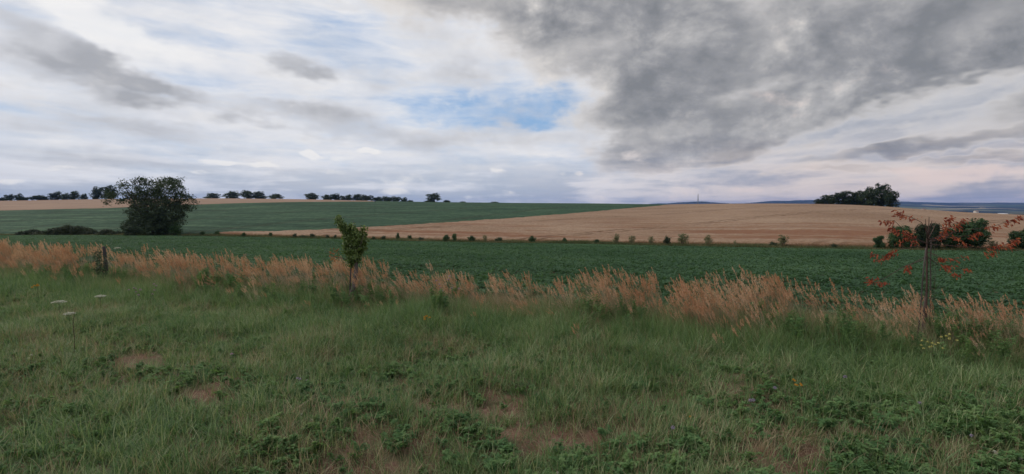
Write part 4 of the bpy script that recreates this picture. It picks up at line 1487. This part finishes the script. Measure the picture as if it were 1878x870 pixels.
# small shrubs dotted along the balk
shrub_dark = [make_tree_meshes('shrub', lobes_round(300 + k, 5, .30, .24, .30, .74), 110, 11, 0.08, 0.12, M['bush'], 0.25, 0.03, 310 + k, stems=2) for k in range(3)]
shrub_pale = [make_tree_meshes('pale_shrub', lobes_round(320 + k, 6, .26, .20, .25, .80), 80, 9, 0.08, 0.10, M['pale'], 0.3, 0.025, 330 + k, stems=3, bark='brownstem') for k in range(3)]
shrub_olive = [make_tree_meshes('olive_shrub', lobes_round(340 + k, 5, .32, .24, .28, .72), 100, 10, 0.08, 0.12, M['willow'], 0.25, 0.03, 350 + k, stems=2) for k in range(2)]
shrubs = [  # px, height px, width px, tone, label
    (370, 9, 9, 'd', 'small dark shrub on the balk, first to the right of the large bush'),
    (391, 9, 10, 'd', 'small dark shrub on the balk, second to the right of the large bush'),
    (446, 8, 9, 'd', 'small dark shrub where the narrow wheat wedge begins'),
    (492, 9, 8, 'd', 'dark upright shrub against the narrow wheat wedge'),
    (541, 7, 7, 'o', 'faint thin shrub against the narrow wheat wedge'),
    (556, 6, 16, 'o', 'low olive shrub spreading on the balk, left of the green sapling'),
    (574, 8, 8, 'o', 'rounded olive shrub on the balk left of the green sapling'),
    (598, 8, 9, 'o', 'olive shrub on the balk, the nearest but one left of the green sapling'),
    (614, 8, 6, 'o', 'narrow shrub on the balk at the left edge of the green sapling'),
    (686, 6, 8, 'o', 'low shrub on the balk at the right edge of the green sapling'),
    (703, 9, 11, 'o', 'olive shrub on the balk, second right of the green sapling'),
    (727, 12, 8, 'd', 'narrow dark shrub, left of a close pair right of the green sapling'),
    (750, 10, 8, 'd', 'narrow dark shrub, right of a close pair right of the green sapling'),
    (771, 7, 12, 'o', 'low olive shrub following the close pair on the balk'),
    (816, 11, 12, 'd', 'low green shrub touching the darkest shrub in mid balk'),
    (833, 16, 13, 'd', 'darkest and densest shrub in the middle of the balk'),
    (864, 10, 12, 'd', 'low rounded shrub right of the darkest mid balk shrub'),
    (889, 15, 11, 'p', 'pale wispy shrub in mid balk'),
    (914, 8, 12, 'o', 'low olive shrub right of the pale wispy mid balk shrub'),
    (976, 11, 13, 'd', 'green shrub alone on the balk below the wheat slope'),
    (1038, 10, 10, 'd', 'small dark brown shrub alone on the balk in mid picture'),
    (1095, 9, 12, 'd', 'low dark shrub left of the row of pale shrubs'),
    (1130, 19, 14, 'p', 'first pale upright shrub of the row on the balk'),
    (1161, 18, 16, 'p', 'second pale shrub of the row on the balk'),
    (1195, 15, 15, 'p', 'third pale shrub of the row on the balk, lower than its neighbours'),
    (1226, 18, 13, 'o', 'darker round shrub following three pale ones on the balk'),
    (1255, 21, 25, 'p', 'widest pale shrub on the balk'),
    (1297, 19, 15, 'p', 'pale shrub right of the widest pale one on the balk'),
    (1353, 12, 8, 'p', 'thin pale shrub on the balk with bare balk on both sides'),
    (1418, 11, 18, 'o', 'low olive shrub left of the lone tall pale shrub'),
    (1446, 23, 19, 'p', 'tall pale shrub standing alone on the right half of the balk'),
    (1530, 8, 12, 'o', 'low olive shrub between the lone pale shrub and the right hand bushes'),
    (1826, 22, 18, 'p', 'pale thin shrub right of the largest rounded bush'),
]
for i, (px, hp, wp, tone, lab) in enumerate(shrubs):
    x, y, z, k = by_pixels(px, 450, 440)
    kinds = {'d': shrub_dark, 'p': shrub_pale, 'o': shrub_olive}[tone]
    s = wp * k * R.uniform(0.8, 1.2)
    o2 = R.uniform(-0.3, 0.9)
    plant('shrub', kinds[i % len(kinds)], lab, 'shrub', (x, y + o2, tz(x, y + o2) - 0.03), 'shrubs along the balk', (s, s, hp * k * R.uniform(0.7, 1.0) + 0.30),
          parts=('stem', 'foliage'))

# ------------------------------------------------------------------ the green sapling and its stake
def green_sapling():
    dep = 13.0
    g0 = at_depth(641, 556, dep); zb = tz(g0.x, g0.y)
    base = Vector((g0.x, g0.y, zb))
    root = thing('sapling', 'young tree with a dense dark green crown and crooked grey trunk', 'sapling', base)
    def loc(px, py, dy=0.0):
        return at_depth(px, py, dep + dy) - base
    t = Geo()
    pts = [Vector((0, 0, -0.1)), loc(643, 546), loc(649, 525), loc(653, 500), loc(653, 480), loc(650, 455), loc(645, 425), loc(632, 412)]
    t.tube(pts, [0.075, 0.064, 0.056, 0.052, 0.046, 0.028, 0.016, 0.007], 9)
    for e in [(668, 430), (662, 412), (640, 448), (666, 455), (622, 402), (648, 405)]:
        p = loc(*e, dy=R.uniform(-.2, .2)); s = pts[5].lerp(pts[4], R.random())
        t.tube([s, s.lerp(p, 0.5) + Vector((0, 0, 0.04)), p], [0.018, 0.011, 0.004], 5)
    obj('trunk', t.mesh('sapling_trunk', M['sapbark'], True), root)
    rng = np.random.default_rng(77)
    lob = []
    for (cx, cy, r_x, r_y) in [(651, 450, 15, 24), (641, 432, 10, 15), (656, 434, 9, 14), (649, 470, 11, 14), (629, 417, 6, 11), (622, 404, 3.5, 9),
                               (668, 424, 3, 9), (646, 420, 6, 8), (639, 455, 9, 13), (664, 452, 6, 12), (666, 440, 5, 7), (645, 482, 6, 8)]:
        p = loc(cx, cy); k = dep / F
        lob.append((p.x, p.y + rng.uniform(-.08, .08), p.z, r_x * k, r_x * k, r_y * k))
    c, nr_, sh = crown_points(lob, 850, 11, 0.040, rng)
    g = Geo()
    g.leaves(c, 0.062 * rng.uniform(0.6, 1.3, len(c)), 0.58, normal=nr_, jitter=0.8, var=np.clip(sh * 0.45 + rng.random(len(c)) * 0.4 + 0.1, 0, 1), rng=rng)
    obj('crown', g.mesh('sapling_crown', M['sapling']), root)
    br = Geo()
    tip = loc(608, 470); s = loc(648, 482)
    br.tube([s, s.lerp(tip, .5) + Vector((0, 0, .03)), tip], [0.014, 0.009, 0.004], 5)
    bo = tag(obj('dead_branch', br.mesh('dead_branch', M['darkbark']), root), 'dead side branch on the left')
    lv = Geo()
    cc = np.array([list(loc(rng.uniform(604, 622), rng.uniform(456, 480), rng.uniform(-.1, .1))) for _ in range(70)])
    lv.leaves(cc, 0.06 * rng.uniform(.6, 1.2, 70), 0.5, rng=rng)
    tag(obj('withered_leaves', lv.mesh('withered_leaves', M['brownleaf']), bo), 'withered orange brown leaves on the dead branch')
    # stake beside it
    sx = at_depth(640.5, 553, dep + 0.10)
    st = Geo()
    h = 1.05
    st.tube([(0, 0, -0.3), (0.03, 0, h * 0.5), (0.07, 0.0, h)], [0.018, 0.018, 0.016], 6)
    o = tag(obj('tree_stake', st.mesh('tree_stake', M['darkpost'])), 'dark thin stake standing close against the green sapling trunk', 'stake')
    o.location = (sx.x, sx.y, tz(sx.x, sx.y))
    # reddish clod at the foot
    gu = Geo()
    a = [(0.14 * math.cos(k * 0.785) * (1 + 0.25 * math.sin(k * 2.1)), 0.11 * math.sin(k * 0.785), 0) for k in range(8)]
    top = [(x * 0.62 + 0.01, y * 0.62, 0.13 + 0.03 * math.sin(i)) for i, (x, y, z) in enumerate(a)]
    v = [(x, y, -0.05) for x, y, z in a] + top + [(0.0, 0.0, 0.19)]
    q = [(k, (k + 1) % 8, 8 + (k + 1) % 8, 8 + k) for k in range(8)]
    tr = [(8 + k, 8 + (k + 1) % 8, 16) for k in range(8)]
    gu.add(v, q, tr)
    p = at_depth(636, 556, dep - 0.45)
    o = tag(obj('earth_clod', gu.mesh('earth_clod', M['clod'], False)), 'reddish earth mound at the foot of the green sapling', 'mound')
    o.location = (p.x, p.y, tz(p.x, p.y))


M['clod'] = plain_mat('red_earth', (0.13, 0.055, 0.035), (0.24, 0.11, 0.07), 18, 0.95, bump=0.8)
green_sapling()

# ------------------------------------------------------------------ the red leaved sapling, its stakes and wire
def red_sapling():
    dep = 9.1
    g0 = at_depth(1694, 642, dep); zb = tz(g0.x, g0.y)
    base = Vector((g0.x, g0.y, zb))
    root = thing('red_sapling', 'thin young tree with sparse sprays of red leaves on the right', 'sapling', base)
    def loc(px, py, dy=0.0):
        return at_depth(px, py, dep + dy) - base
    t = Geo()
    pts = [Vector((0, 0, -0.1)), loc(1692, 630), loc(1696, 600), loc(1699, 560), loc(1700, 520), loc(1700, 470), loc(1700, 440), loc(1703, 420), loc(1704, 398)]
    t.tube(pts, [0.022, 0.020, 0.019, 0.018, 0.016, 0.014, 0.012, 0.009, 0.005], 7)
    for e in [((1701, 440), (1697, 402)), ((1702, 435), (1709, 405)), ((1702, 440), (1716, 412))]:
        a, b = loc(*e[0]), loc(*e[1], dy=R.uniform(-.1, .1))
        t.tube([a, a.lerp(b, .5), b], [0.011, 0.008, 0.004], 5)
    obj('trunk', t.mesh('red_sapling_trunk', M['darkbark'], True), root)
    # boughs: lists of photo points each bough passes; sprays of leaflets hang along its end
    boughs = [
        ([(1700, 446), (1680, 438), (1664, 428), (1640, 405), (1622, 405)], [(1623, 407, 5), (1630, 413, 6), (1636, 424, 9), (1642, 428, 8), (1626, 410, 4)]),
        ([(1700, 448), (1680, 440), (1662, 432), (1648, 436)], [(1664, 430, 9), (1670, 436, 8), (1656, 440, 5), (1675, 446, 5), (1650, 446, 4)]),
        ([(1701, 430), (1690, 408), (1670, 398), (1645, 392)], [(1645, 392, 7), (1655, 398, 6), (1674, 403, 4), (1651, 395, 4)]),
        ([(1700, 455), (1680, 452), (1650, 458), (1630, 468), (1598, 468)], [(1640, 462, 8), (1632, 468, 9), (1624, 474, 9), (1610, 480, 7), (1600, 468, 5)]),
        ([(1700, 470), (1680, 480), (1666, 490)], [(1666, 493, 9), (1664, 498, 4)]),
        ([(1700, 475), (1660, 488), (1620, 512), (1594, 514)], [(1594, 518, 9), (1619, 521, 8), (1600, 515, 3)]),
        ([(1701, 440), (1720, 438), (1734, 420), (1742, 402)], [(1742, 402, 8), (1738, 410, 9), (1736, 420, 10), (1730, 430, 9), (1724, 438, 8), (1746, 405, 5)]),
        ([(1701, 442), (1730, 440), (1752, 424), (1768, 406)], [(1767, 406, 7), (1760, 412, 7), (1754, 420, 4), (1752, 440, 3)]),
        ([(1701, 445), (1740, 436), (1780, 432), (1796, 430)], [(1791, 431, 10), (1784, 436, 5), (1754, 438, 4), (1769, 450, 6)]),
        ([(1701, 440), (1760, 424), (1820, 416), (1872, 398)], [(1814, 421, 4), (1826, 417, 7), (1848, 411, 7), (1862, 406, 9), (1870, 400, 6)]),
        ([(1701, 448), (1760, 452), (1830, 456), (1864, 438)], [(1822, 456, 7), (1838, 454, 9), (1852, 452, 8), (1860, 444, 8), (1810, 466, 4), (1826, 466, 4)]),
        ([(1700, 462), (1716, 468), (1730, 476), (1750, 474)], [(1727, 479, 10), (1748, 479, 8), (1736, 494, 9), (1766, 474, 3)]),
        ([(1700, 470), (1720, 486), (1745, 496), (1776, 490)], [(1752, 506, 8), (1774, 496, 6), (1744, 492, 4)]),
    ]
    rng = np.random.default_rng(5)
    for k, (path, sprays) in enumerate(boughs):
        dy = [0.0] + [R.uniform(-0.4, 0.4)] * (len(path) - 1)
        dy = [d * min(1, i / 2) for i, d in enumerate(dy)]
        g = Geo()
        pp = [loc(p[0], p[1], d) for p, d in zip(path, dy)]
        g.tube(pp, list(np.linspace(0.0075, 0.0024, len(pp))), 5)
        dd = dy[-1]
        lv = Geo()
        for (sx, sy, nl) in sprays:
            c0 = loc(sx, sy, dd)
            # twig from the nearest bough point to the spray
            j = min(range(2, len(pp)), key=lambda i: (pp[i] - c0).length)
            g.tube([pp[j], pp[j].lerp(c0, .5) + Vector((0, 0, .02)), c0], [0.0028, 0.0022, 0.0016], 4, 0.5, False)
            ax = (c0 - pp[max(j - 1, 0)]); ax.z *= 0.3
            if ax.length < 1e-3: ax = Vector((1, 0, 0))
            ax.normalize()
            n = int(nl * 2.4)
            tt = rng.uniform(-1, 1, n)
            cen = np.array(c0)[None] + tt[:, None] * np.array(ax)[None] * 0.055 + rng.normal(size=(n, 3)) * 0.026
            dirs = np.array(ax)[None] * 0.8 + np.array([0, 0, -0.75])[None] + rng.normal(size=(n, 3)) * 0.35
            lv.leaves(cen, 0.078 * rng.uniform(0.6, 1.25, n), 0.32, normal=np.repeat(np.array([[0.3, -1.6, 0.6]]), n, 0), jitter=0.6, direc=dirs, rng=rng)
        b = obj('bough', g.mesh('bough', M['darkbark']), root)
        obj('leaves', lv.mesh('red_leaf_spray', M['redleaf']), b)
    # stakes: three thin rods leaning together over the trunk
    for (lab, a, b, d0, d1, r_) in [('left leaning thin stake of the red leaved sapling', (1681, 640), (1698, 455), -0.25, -0.06, 0.011),
                                    ('thin stake right of the red leaved sapling trunk', (1703, 640), (1708, 440), 0.22, 0.05, 0.009),
                                    ('short rust brown stake touching the red leaved sapling trunk', (1687, 648), (1697, 545), -0.18, -0.07, 0.013)]:
        p0 = at_depth(a[0], a[1], dep + d0); p0.z = tz(p0.x, p0.y)
        p1 = at_depth(b[0], b[1], dep + d1)
        g = Geo()
        v = p1 - p0
        g.tube([Vector((0, 0, 0)) - v * 0.08, v * 0.35 + Vector((0.006, 0, 0)), v * 0.7 - Vector((0.005, 0, 0)), v], [r_, r_ * 1.05, r_, r_ * 0.9], 6)
        o = tag(obj('tree_stake', g.mesh('tree_stake', M['wire'] if 'rust' in lab else M['stake'])), lab, 'stake', 'stakes of the red leaved sapling')
        o.location = p0
    # wire guard, a loose narrow cylinder of netting round the trunk
    g = Geo()
    c = loc(1700, 600); z0, z1 = c.z - 0.05, loc(1700, 446).z
    nh = 18
    for s in range(7):
        a = s * 2 * math.pi / 7
        g.tube([(c.x + 0.02 + 0.075 * math.cos(a + 0.2 * math.sin(i)) - 0.01 * i / 6, c.y + 0.075 * math.sin(a + 0.2 * math.sin(i)), z0 + (z1 - z0) * i / 8) for i in range(9)],
               0.0016, 3, 0.5, False)
    for h in range(nh):
        zz = z0 + (z1 - z0) * (h + 0.5) / nh
        ring = [(c.x + 0.02 + 0.075 * math.cos(a) - 0.013 * h / nh, c.y + 0.075 * math.sin(a), zz + 0.01 * math.sin(3 * a + h)) for a in np.linspace(0, 2 * math.pi, 11)]
        g.tube(ring, 0.0012, 3, 0.5, False)
    o = tag(obj('wire_guard', g.mesh('wire_guard', M['wire'])), 'narrow wire netting guard round the red leaved sapling trunk', 'tree guard')
    o.location = base


red_sapling()

# ------------------------------------------------------------------ dark post and dead plant at the left of the strip
def dark_post():
    dep = 16.3
    p = at_depth(194, 500, dep); zb = tz(p.x, p.y)
    top = at_depth(191, 452, dep).z
    h = top - zb
    g = Geo()
    g.tube([(0.03, 0, -0.3), (0.02, 0, h * 0.5), (-0.02, 0, h * 0.97), (-0.03, 0, h)], [0.05, 0.048, 0.045, 0.03], 8)
    o = tag(obj('post', g.mesh('post', M['darkpost'])), 'short dark weathered post among the straw grass at left', 'post')
    o.location = (p.x, p.y, zb)
    rng = np.random.default_rng(9)
    q = at_depth(184, 500, dep - 0.55)
    root = thing('dark_weed', 'dark bluish green tall weed leaning on the left side of the dark post', 'weed', (q.x, q.y, tz(q.x, q.y)))
    st = Geo(); lv = Geo()
    for k in range(8):
        tip = Vector((rng.uniform(-.28, .34), rng.uniform(-.2, .2), rng.uniform(.55, 1.12)))
        st.tube([(0, 0, -.05), tip * 0.5 + Vector((0, 0, .08)), tip], [0.006, 0.005, 0.002], 4, 0.4, False)
        m_ = 80
        tt = rng.uniform(0.25, 1.05, m_)
        cen = np.array(tip)[None] * tt[:, None] + rng.normal(size=(m_, 3)) * 0.055
        lv.leaves(cen, 0.075 * rng.uniform(.6, 1.2, m_), 0.4, rng=rng)
    obj('stem', st.mesh('dark_weed_stem', M['brownstem']), root)
    obj('foliage', lv.mesh('dark_weed_foliage', M['willow']), root)


dark_post()

# ------------------------------------------------------------------ wild flowers standing singly
def stem_to(g, h, lx, r=0.004):
    g.tube([(0, 0, -0.03), (lx * 0.3, 0, h * 0.5), (lx, 0, h)], [r, r * 0.8, r * 0.6], 5, 0.5, False)


def umbel(px, py, h, rad_, lab, mat='white'):
    dep = (CAM_H - h) / (py - HORIZON) * F
    p = at_depth(px, py, dep)
    zb = tz(p.x, p.y)
    h = p.z - zb
    root = thing('umbel_flower', lab, 'flower', (p.x, p.y, zb), group='white umbels on the left verge')
    g = Geo(); stem_to(g, h - 0.06, 0.0, 0.005)
    for k in range(9):
        a = k * 0.698
        g.tube([(0, 0, h - 0.06), (rad_ * 0.7 * math.cos(a), rad_ * 0.7 * math.sin(a), h - 0.01)], [0.0025, 0.0015], 3, 0.5, False)
    obj('stem', g.mesh('umbel_stem', M['stem']), root)
    f = Geo()
    n = 150
    rr = rad_ * np.sqrt(NR.random(n)); aa = NR.random(n) * 6.283
    cen = np.stack([rr * np.cos(aa), rr * np.sin(aa), h + 0.012 - 0.25 * rr * rr / rad_ + NR.normal(size=n) * 0.004], 1)
    f.leaves(cen, 0.028, 0.9, normal=np.repeat([[0, -0.4, 3.0]], n, 0), jitter=0.5)
    obj('flower_head', f.mesh('umbel_head', M[mat]), root)


umbel(108, 553, 0.45, 0.13, 'white flat flower umbel, the largest on the left verge')
umbel(184, 543, 0.45, 0.11, 'white flat flower umbel, rightmost of the three on the left verge')
umbel(127, 575, 0.42, 0.095, 'small white umbel below the largest one on the left verge')
umbel(215, 455, 1.10, 0.10, 'white umbel among the straw grass beside the dark post')


def small_flower(px, py, h, nheads, spread, hr, mat, lab, cat='flower', name='wildflower', group=None):
    dep = (CAM_H - h) / (py - HORIZON) * F
    p = at_depth(px, py, dep)
    zb = tz(p.x, p.y)
    hh = max(0.06, p.z - zb)
    root = thing(name, lab, cat, (p.x, p.y, zb), group=group)
    g = Geo()
    rr = random.Random(px * 13 + py)
    for k in range(nheads):
        dx, dz, dy = (0, 0, 0) if nheads == 1 else (rr.uniform(-1, 1) * spread, rr.uniform(-1, 1) * spread * 0.8, rr.uniform(-1, 1) * spread)
        e = Vector((dx, dy, hh + dz))
        g.tube([(dx * 0.2, dy * 0.2, -0.02), e * 0.5, e], [0.003, 0.0025, 0.002], 4, 0.5, False)
        f = Geo()
        n = 26
        d = NR.normal(size=(n, 3)); d[:, 2] = np.abs(d[:, 2]); d /= np.linalg.norm(d, axis=1)[:, None]
        f.leaves(np.array(e)[None] + d * hr * 0.6, hr * 0.9, 0.45, normal=d * 1.5, jitter=0.4, direc=d + np.array([0, 0, .3]))
        obj('flower_head', f.mesh('flower_head', M[mat]), root)
    lv = Geo()
    n = 14
    cen = np.stack([NR.normal(size=n) * 0.035, NR.normal(size=n) * 0.035, NR.uniform(0.02, hh * 0.7, n)], 1)
    lv.leaves(cen, 0.05, 0.4, normal=np.repeat([[0, 0, 1.5]], n, 0))
    obj('stem', g.mesh('flower_stem', M['stem']), root)
    obj('leaves', lv.mesh('flower_leaves', M['weed']), root)


FL = [
    (425, 650, .25, 1, 0, .030, 'pink', 'single pale pink flower head on the left half of the verge'),
    (556, 698, .22, 3, .06, .026, 'lilac', 'cluster of faded lilac flower heads left of the verge centre'),
    (268, 532, .45, 7, .20, .034, 'pink', 'large patch of pinkish flower heads on the left below the straw grass'),
    (247, 536, .42, 4, .12, .030, 'pink', 'smaller pinkish flower patch just left of the large pink patch'),
    (54, 656, .22, 2, .04, .030, 'white', 'pair of white flower heads near the left edge of the verge'),
    (24, 754, .14, 1, 0, .024, 'white', 'single white flower low at the left edge of the verge'),
    (553, 769, .16, 1, 0, .018, 'white', 'small white flower, upper of two at the left of the leafy patch'),
    (572, 785, .15, 1, 0, .018, 'white', 'small white flower, lower of two in the leafy patch'),
    (661, 750, .16, 1, 0, .018, 'white', 'small white flower at the upper right of the leafy patch'),
    (1234, 785, .24, 1, 0, .030, 'lilac', 'lilac flower head above the leafy patch right of centre'),
    (1383, 737, .26, 2, .05, .030, 'lilac', 'lilac flower heads beside a tall grass tuft right of centre'),
    (1421, 712, .24, 1, 0, .032, 'lilac', 'lilac flower head left of the yellow flower cluster'),
    (1550, 692, .26, 1, 0, .034, 'lilac', 'lilac flower head right of the yellow flower cluster'),
    (1687, 740, .22, 1, 0, .030, 'lilac', 'lilac flower head below the red leaved sapling'),
    (1464, 706, .28, 6, .06, .022, 'orange', 'cluster of golden yellow flowers on the right half of the verge'),
    (1265, 770, .15, 2, .04, .020, 'orange', 'two yellow flowers above the leafy patch right of centre'),
    (783, 583, .38, 4, .06, .032, 'orange', 'orange flower clump below the straw grass in mid picture'),
    (68, 521, .55, 5, .10, .034, 'orange', 'orange flower clump among dark weeds at the far left'),
    (1698, 632, .38, 4, .08, .024, 'yellow', 'pale yellow flowers left of the foot of the red leaved sapling'),
    (1716, 628, .42, 7, .12, .024, 'yellow', 'pale yellow flowers right of the foot of the red leaved sapling'),
    (1741, 618, .48, 6, .08, .026, 'yellow', 'pale yellow flower cluster farthest right of the red leaved sapling'),
    (1366, 829, .14, 2, .04, .020, 'white', 'pair of small white flowers near the bottom right of centre'),
    (1822, 832, .16, 2, .04, .024, 'white', 'pair of white flowers low in the leafy right corner'),
    (1872, 842, .16, 1, 0, .028, 'white', 'single white flower in the extreme lower right corner'),
    (1782, 800, .20, 1, 0, .026, 'lilac', 'faded lilac flower in the leafy lower right'),
    (1023, 868, .12, 1, 0, .018, 'white', 'tiny white flower at the bottom edge near the centre'),
    (440, 802, .14, 1, 0, .020, 'white', 'single whitish flower on the lower left verge'),
    (820, 522, .70, 9, .26, .036, 'pink', 'broad pale pink flower patch among the straw grass in mid picture'),
]
for f in FL:
    small_flower(*f, group='wild flowers on the verge')


def dry_stalk():
    p0 = on_ground(136, 652)
    g = Geo()
    g.tube([(0, 0, -.03), (0.02, 0, .30), (0.01, 0, .55), (.06, 0, .78)], [.006, .005, .004, .002], 5, 0.5, False)
    for k in range(6):
        z = .3 + k * .08
        g.tube([(0.02, 0, z), (0.02 + (-1) ** k * .05, .02, z + .07)], [.002, .001], 3, 0.5, False)
    o = tag(obj('dry_stalk', g.mesh('dry_stalk', M['brownstem'])), 'thin brown dead stalk below the small white umbel', 'dead stalk')
    o.location = p0


dry_stalk()

# ------------------------------------------------------------------ far things: mast and farm buildings
def mast():
    dep = 1500.0
    p = at_depth(1280, 372, dep)
    zb = -34.0
    top = at_depth(1280, 356.5, dep).z
    H = top - zb
    root = thing('transmission_mast', 'thin grey lattice mast on the horizon above the wheat hill', 'mast', (p.x, p.y, zb))
    w0, w1 = 5.0, 0.9
    wz = lambda z: (w0 + (w1 - w0) * (z / H) ** 0.8) / 2
    for sx in (-1, 1):
        for sy in (-1, 1):
            g = Geo()
            g.tube([(sx * wz(z), sy * wz(z), z) for z in np.linspace(0, H, 8)], 0.24, 4)
            obj('leg', g.mesh('mast_leg', M['steel']), root)
    g = Geo()
    zs = np.linspace(0, H, 16)
    for a, b in zip(zs[:-1], zs[1:]):
        for (s1, s2) in (((-1, -1), (1, -1)), ((1, -1), (1, 1)), ((1, 1), (-1, 1)), ((-1, 1), (-1, -1))):
            g.tube([(s1[0] * wz(a), s1[1] * wz(a), a), (s2[0] * wz(b), s2[1] * wz(b), b)], 0.12, 3, .5, False)
            g.tube([(s2[0] * wz(a), s2[1] * wz(a), a), (s1[0] * wz(b), s1[1] * wz(b), b)], 0.12, 3, .5, False)
    obj('bracing', g.mesh('mast_bracing', M['steel']), root)
    g = Geo()
    for z, L in ((H * 0.80, 3.4), (H * 0.88, 2.6)):
        g.tube([(-L, 0, z), (L, 0, z)], 0.2, 4)
    obj('crossarm', g.mesh('mast_crossarm', M['steel']), root)


mast()


def farm(px, py, dep, w, d, h, wall, roof, lab, name='farm_building'):
    p = at_depth(px, py, dep)
    zb = p.z
    root = thing(name, lab, 'building', (p.x, p.y, zb), R.uniform(-.3, .3), 'far farm buildings in the valley')
    g = Geo()
    e = h * 0.6
    v = [(-w / 2, -d / 2, -6), (w / 2, -d / 2, -6), (w / 2, d / 2, -6), (-w / 2, d / 2, -6), (-w / 2, -d / 2, e), (w / 2, -d / 2, e), (w / 2, d / 2, e), (-w / 2, d / 2, e),
         (-w / 2, 0, h), (w / 2, 0, h)]
    g.add(v, [(0, 1, 5, 4), (2, 3, 7, 6), (1, 2, 6, 5), (3, 0, 4, 7)], [(5, 6, 9), (7, 4, 8)])
    obj('wall', g.mesh('farm_wall', wall), root)
    g = Geo()
    o = 0.5; t = 0.25
    for s in (-1, 1):
        a = [(-w / 2 - o, s * (d / 2 + o), e - 0.2), (w / 2 + o, s * (d / 2 + o), e - 0.2), (w / 2 + o, 0, h + 0.1), (-w / 2 - o, 0, h + 0.1)]
        b = [(x, y, z + t) for x, y, z in a]
        g.add(a + b, [(0, 1, 2, 3), (4, 7, 6, 5), (0, 4, 5, 1), (1, 5, 6, 2), (3, 2, 6, 7), (0, 3, 7, 4)])
    obj('roof', g.mesh('farm_roof', roof), root)
    for k in range(3):
        g = Geo()
        g.box(-w / 2 + w * (k + 0.5) / 3, -d / 2 - 0.02, e * 0.5, w * 0.12, 0.12, e * 0.35)
        obj('window', g.mesh('farm_window', M['glass']), root)


M['glass'] = plain_mat('dark_window', (0.03, 0.035, 0.04), (0.05, 0.055, 0.06), 1, 0.2, bump=0)
farm(1838, 396.5, 900, 13, 9, 4.6, M['wall_white'], M['roof_grey'], 'long white building low in the valley at the far right')
farm(1664, 385.5, 2200, 16, 9, 5.5, M['wall_white'], M['roof_red'], 'tiny white house in the valley just right of the hilltop grove')
farm(1694, 385, 2400, 15, 9, 5.5, M['wall_cream'], M['roof_red'], 'tiny cream house in the valley, second right of the hilltop grove')
farm(1790, 389.5, 1700, 12, 9, 5, M['wall_cream'], M['roof_red'], 'tiny pale house left of the long white valley building')

# ------------------------------------------------------------------ haze over the valley
def haze():
    g = Geo()
    g.box(0, 0, 35, 18600, 18600, 210)
    m, T, out = newmat('haze_air')
    v = T.n('ShaderNodeVolumePrincipled')
    v.inputs['Color'].default_value = (0.24, 0.44, 1.0, 1)
    v.inputs['Density'].default_value = 0.000055
    v.inputs['Anisotropy'].default_value = 0.0
    T.link(v.outputs[0], out.inputs['Volume'])
    o = tag(obj('haze', g.mesh('haze', m)), 'thin blue evening haze over the valley and hills', 'haze', kind='stuff')
    return o


haze()
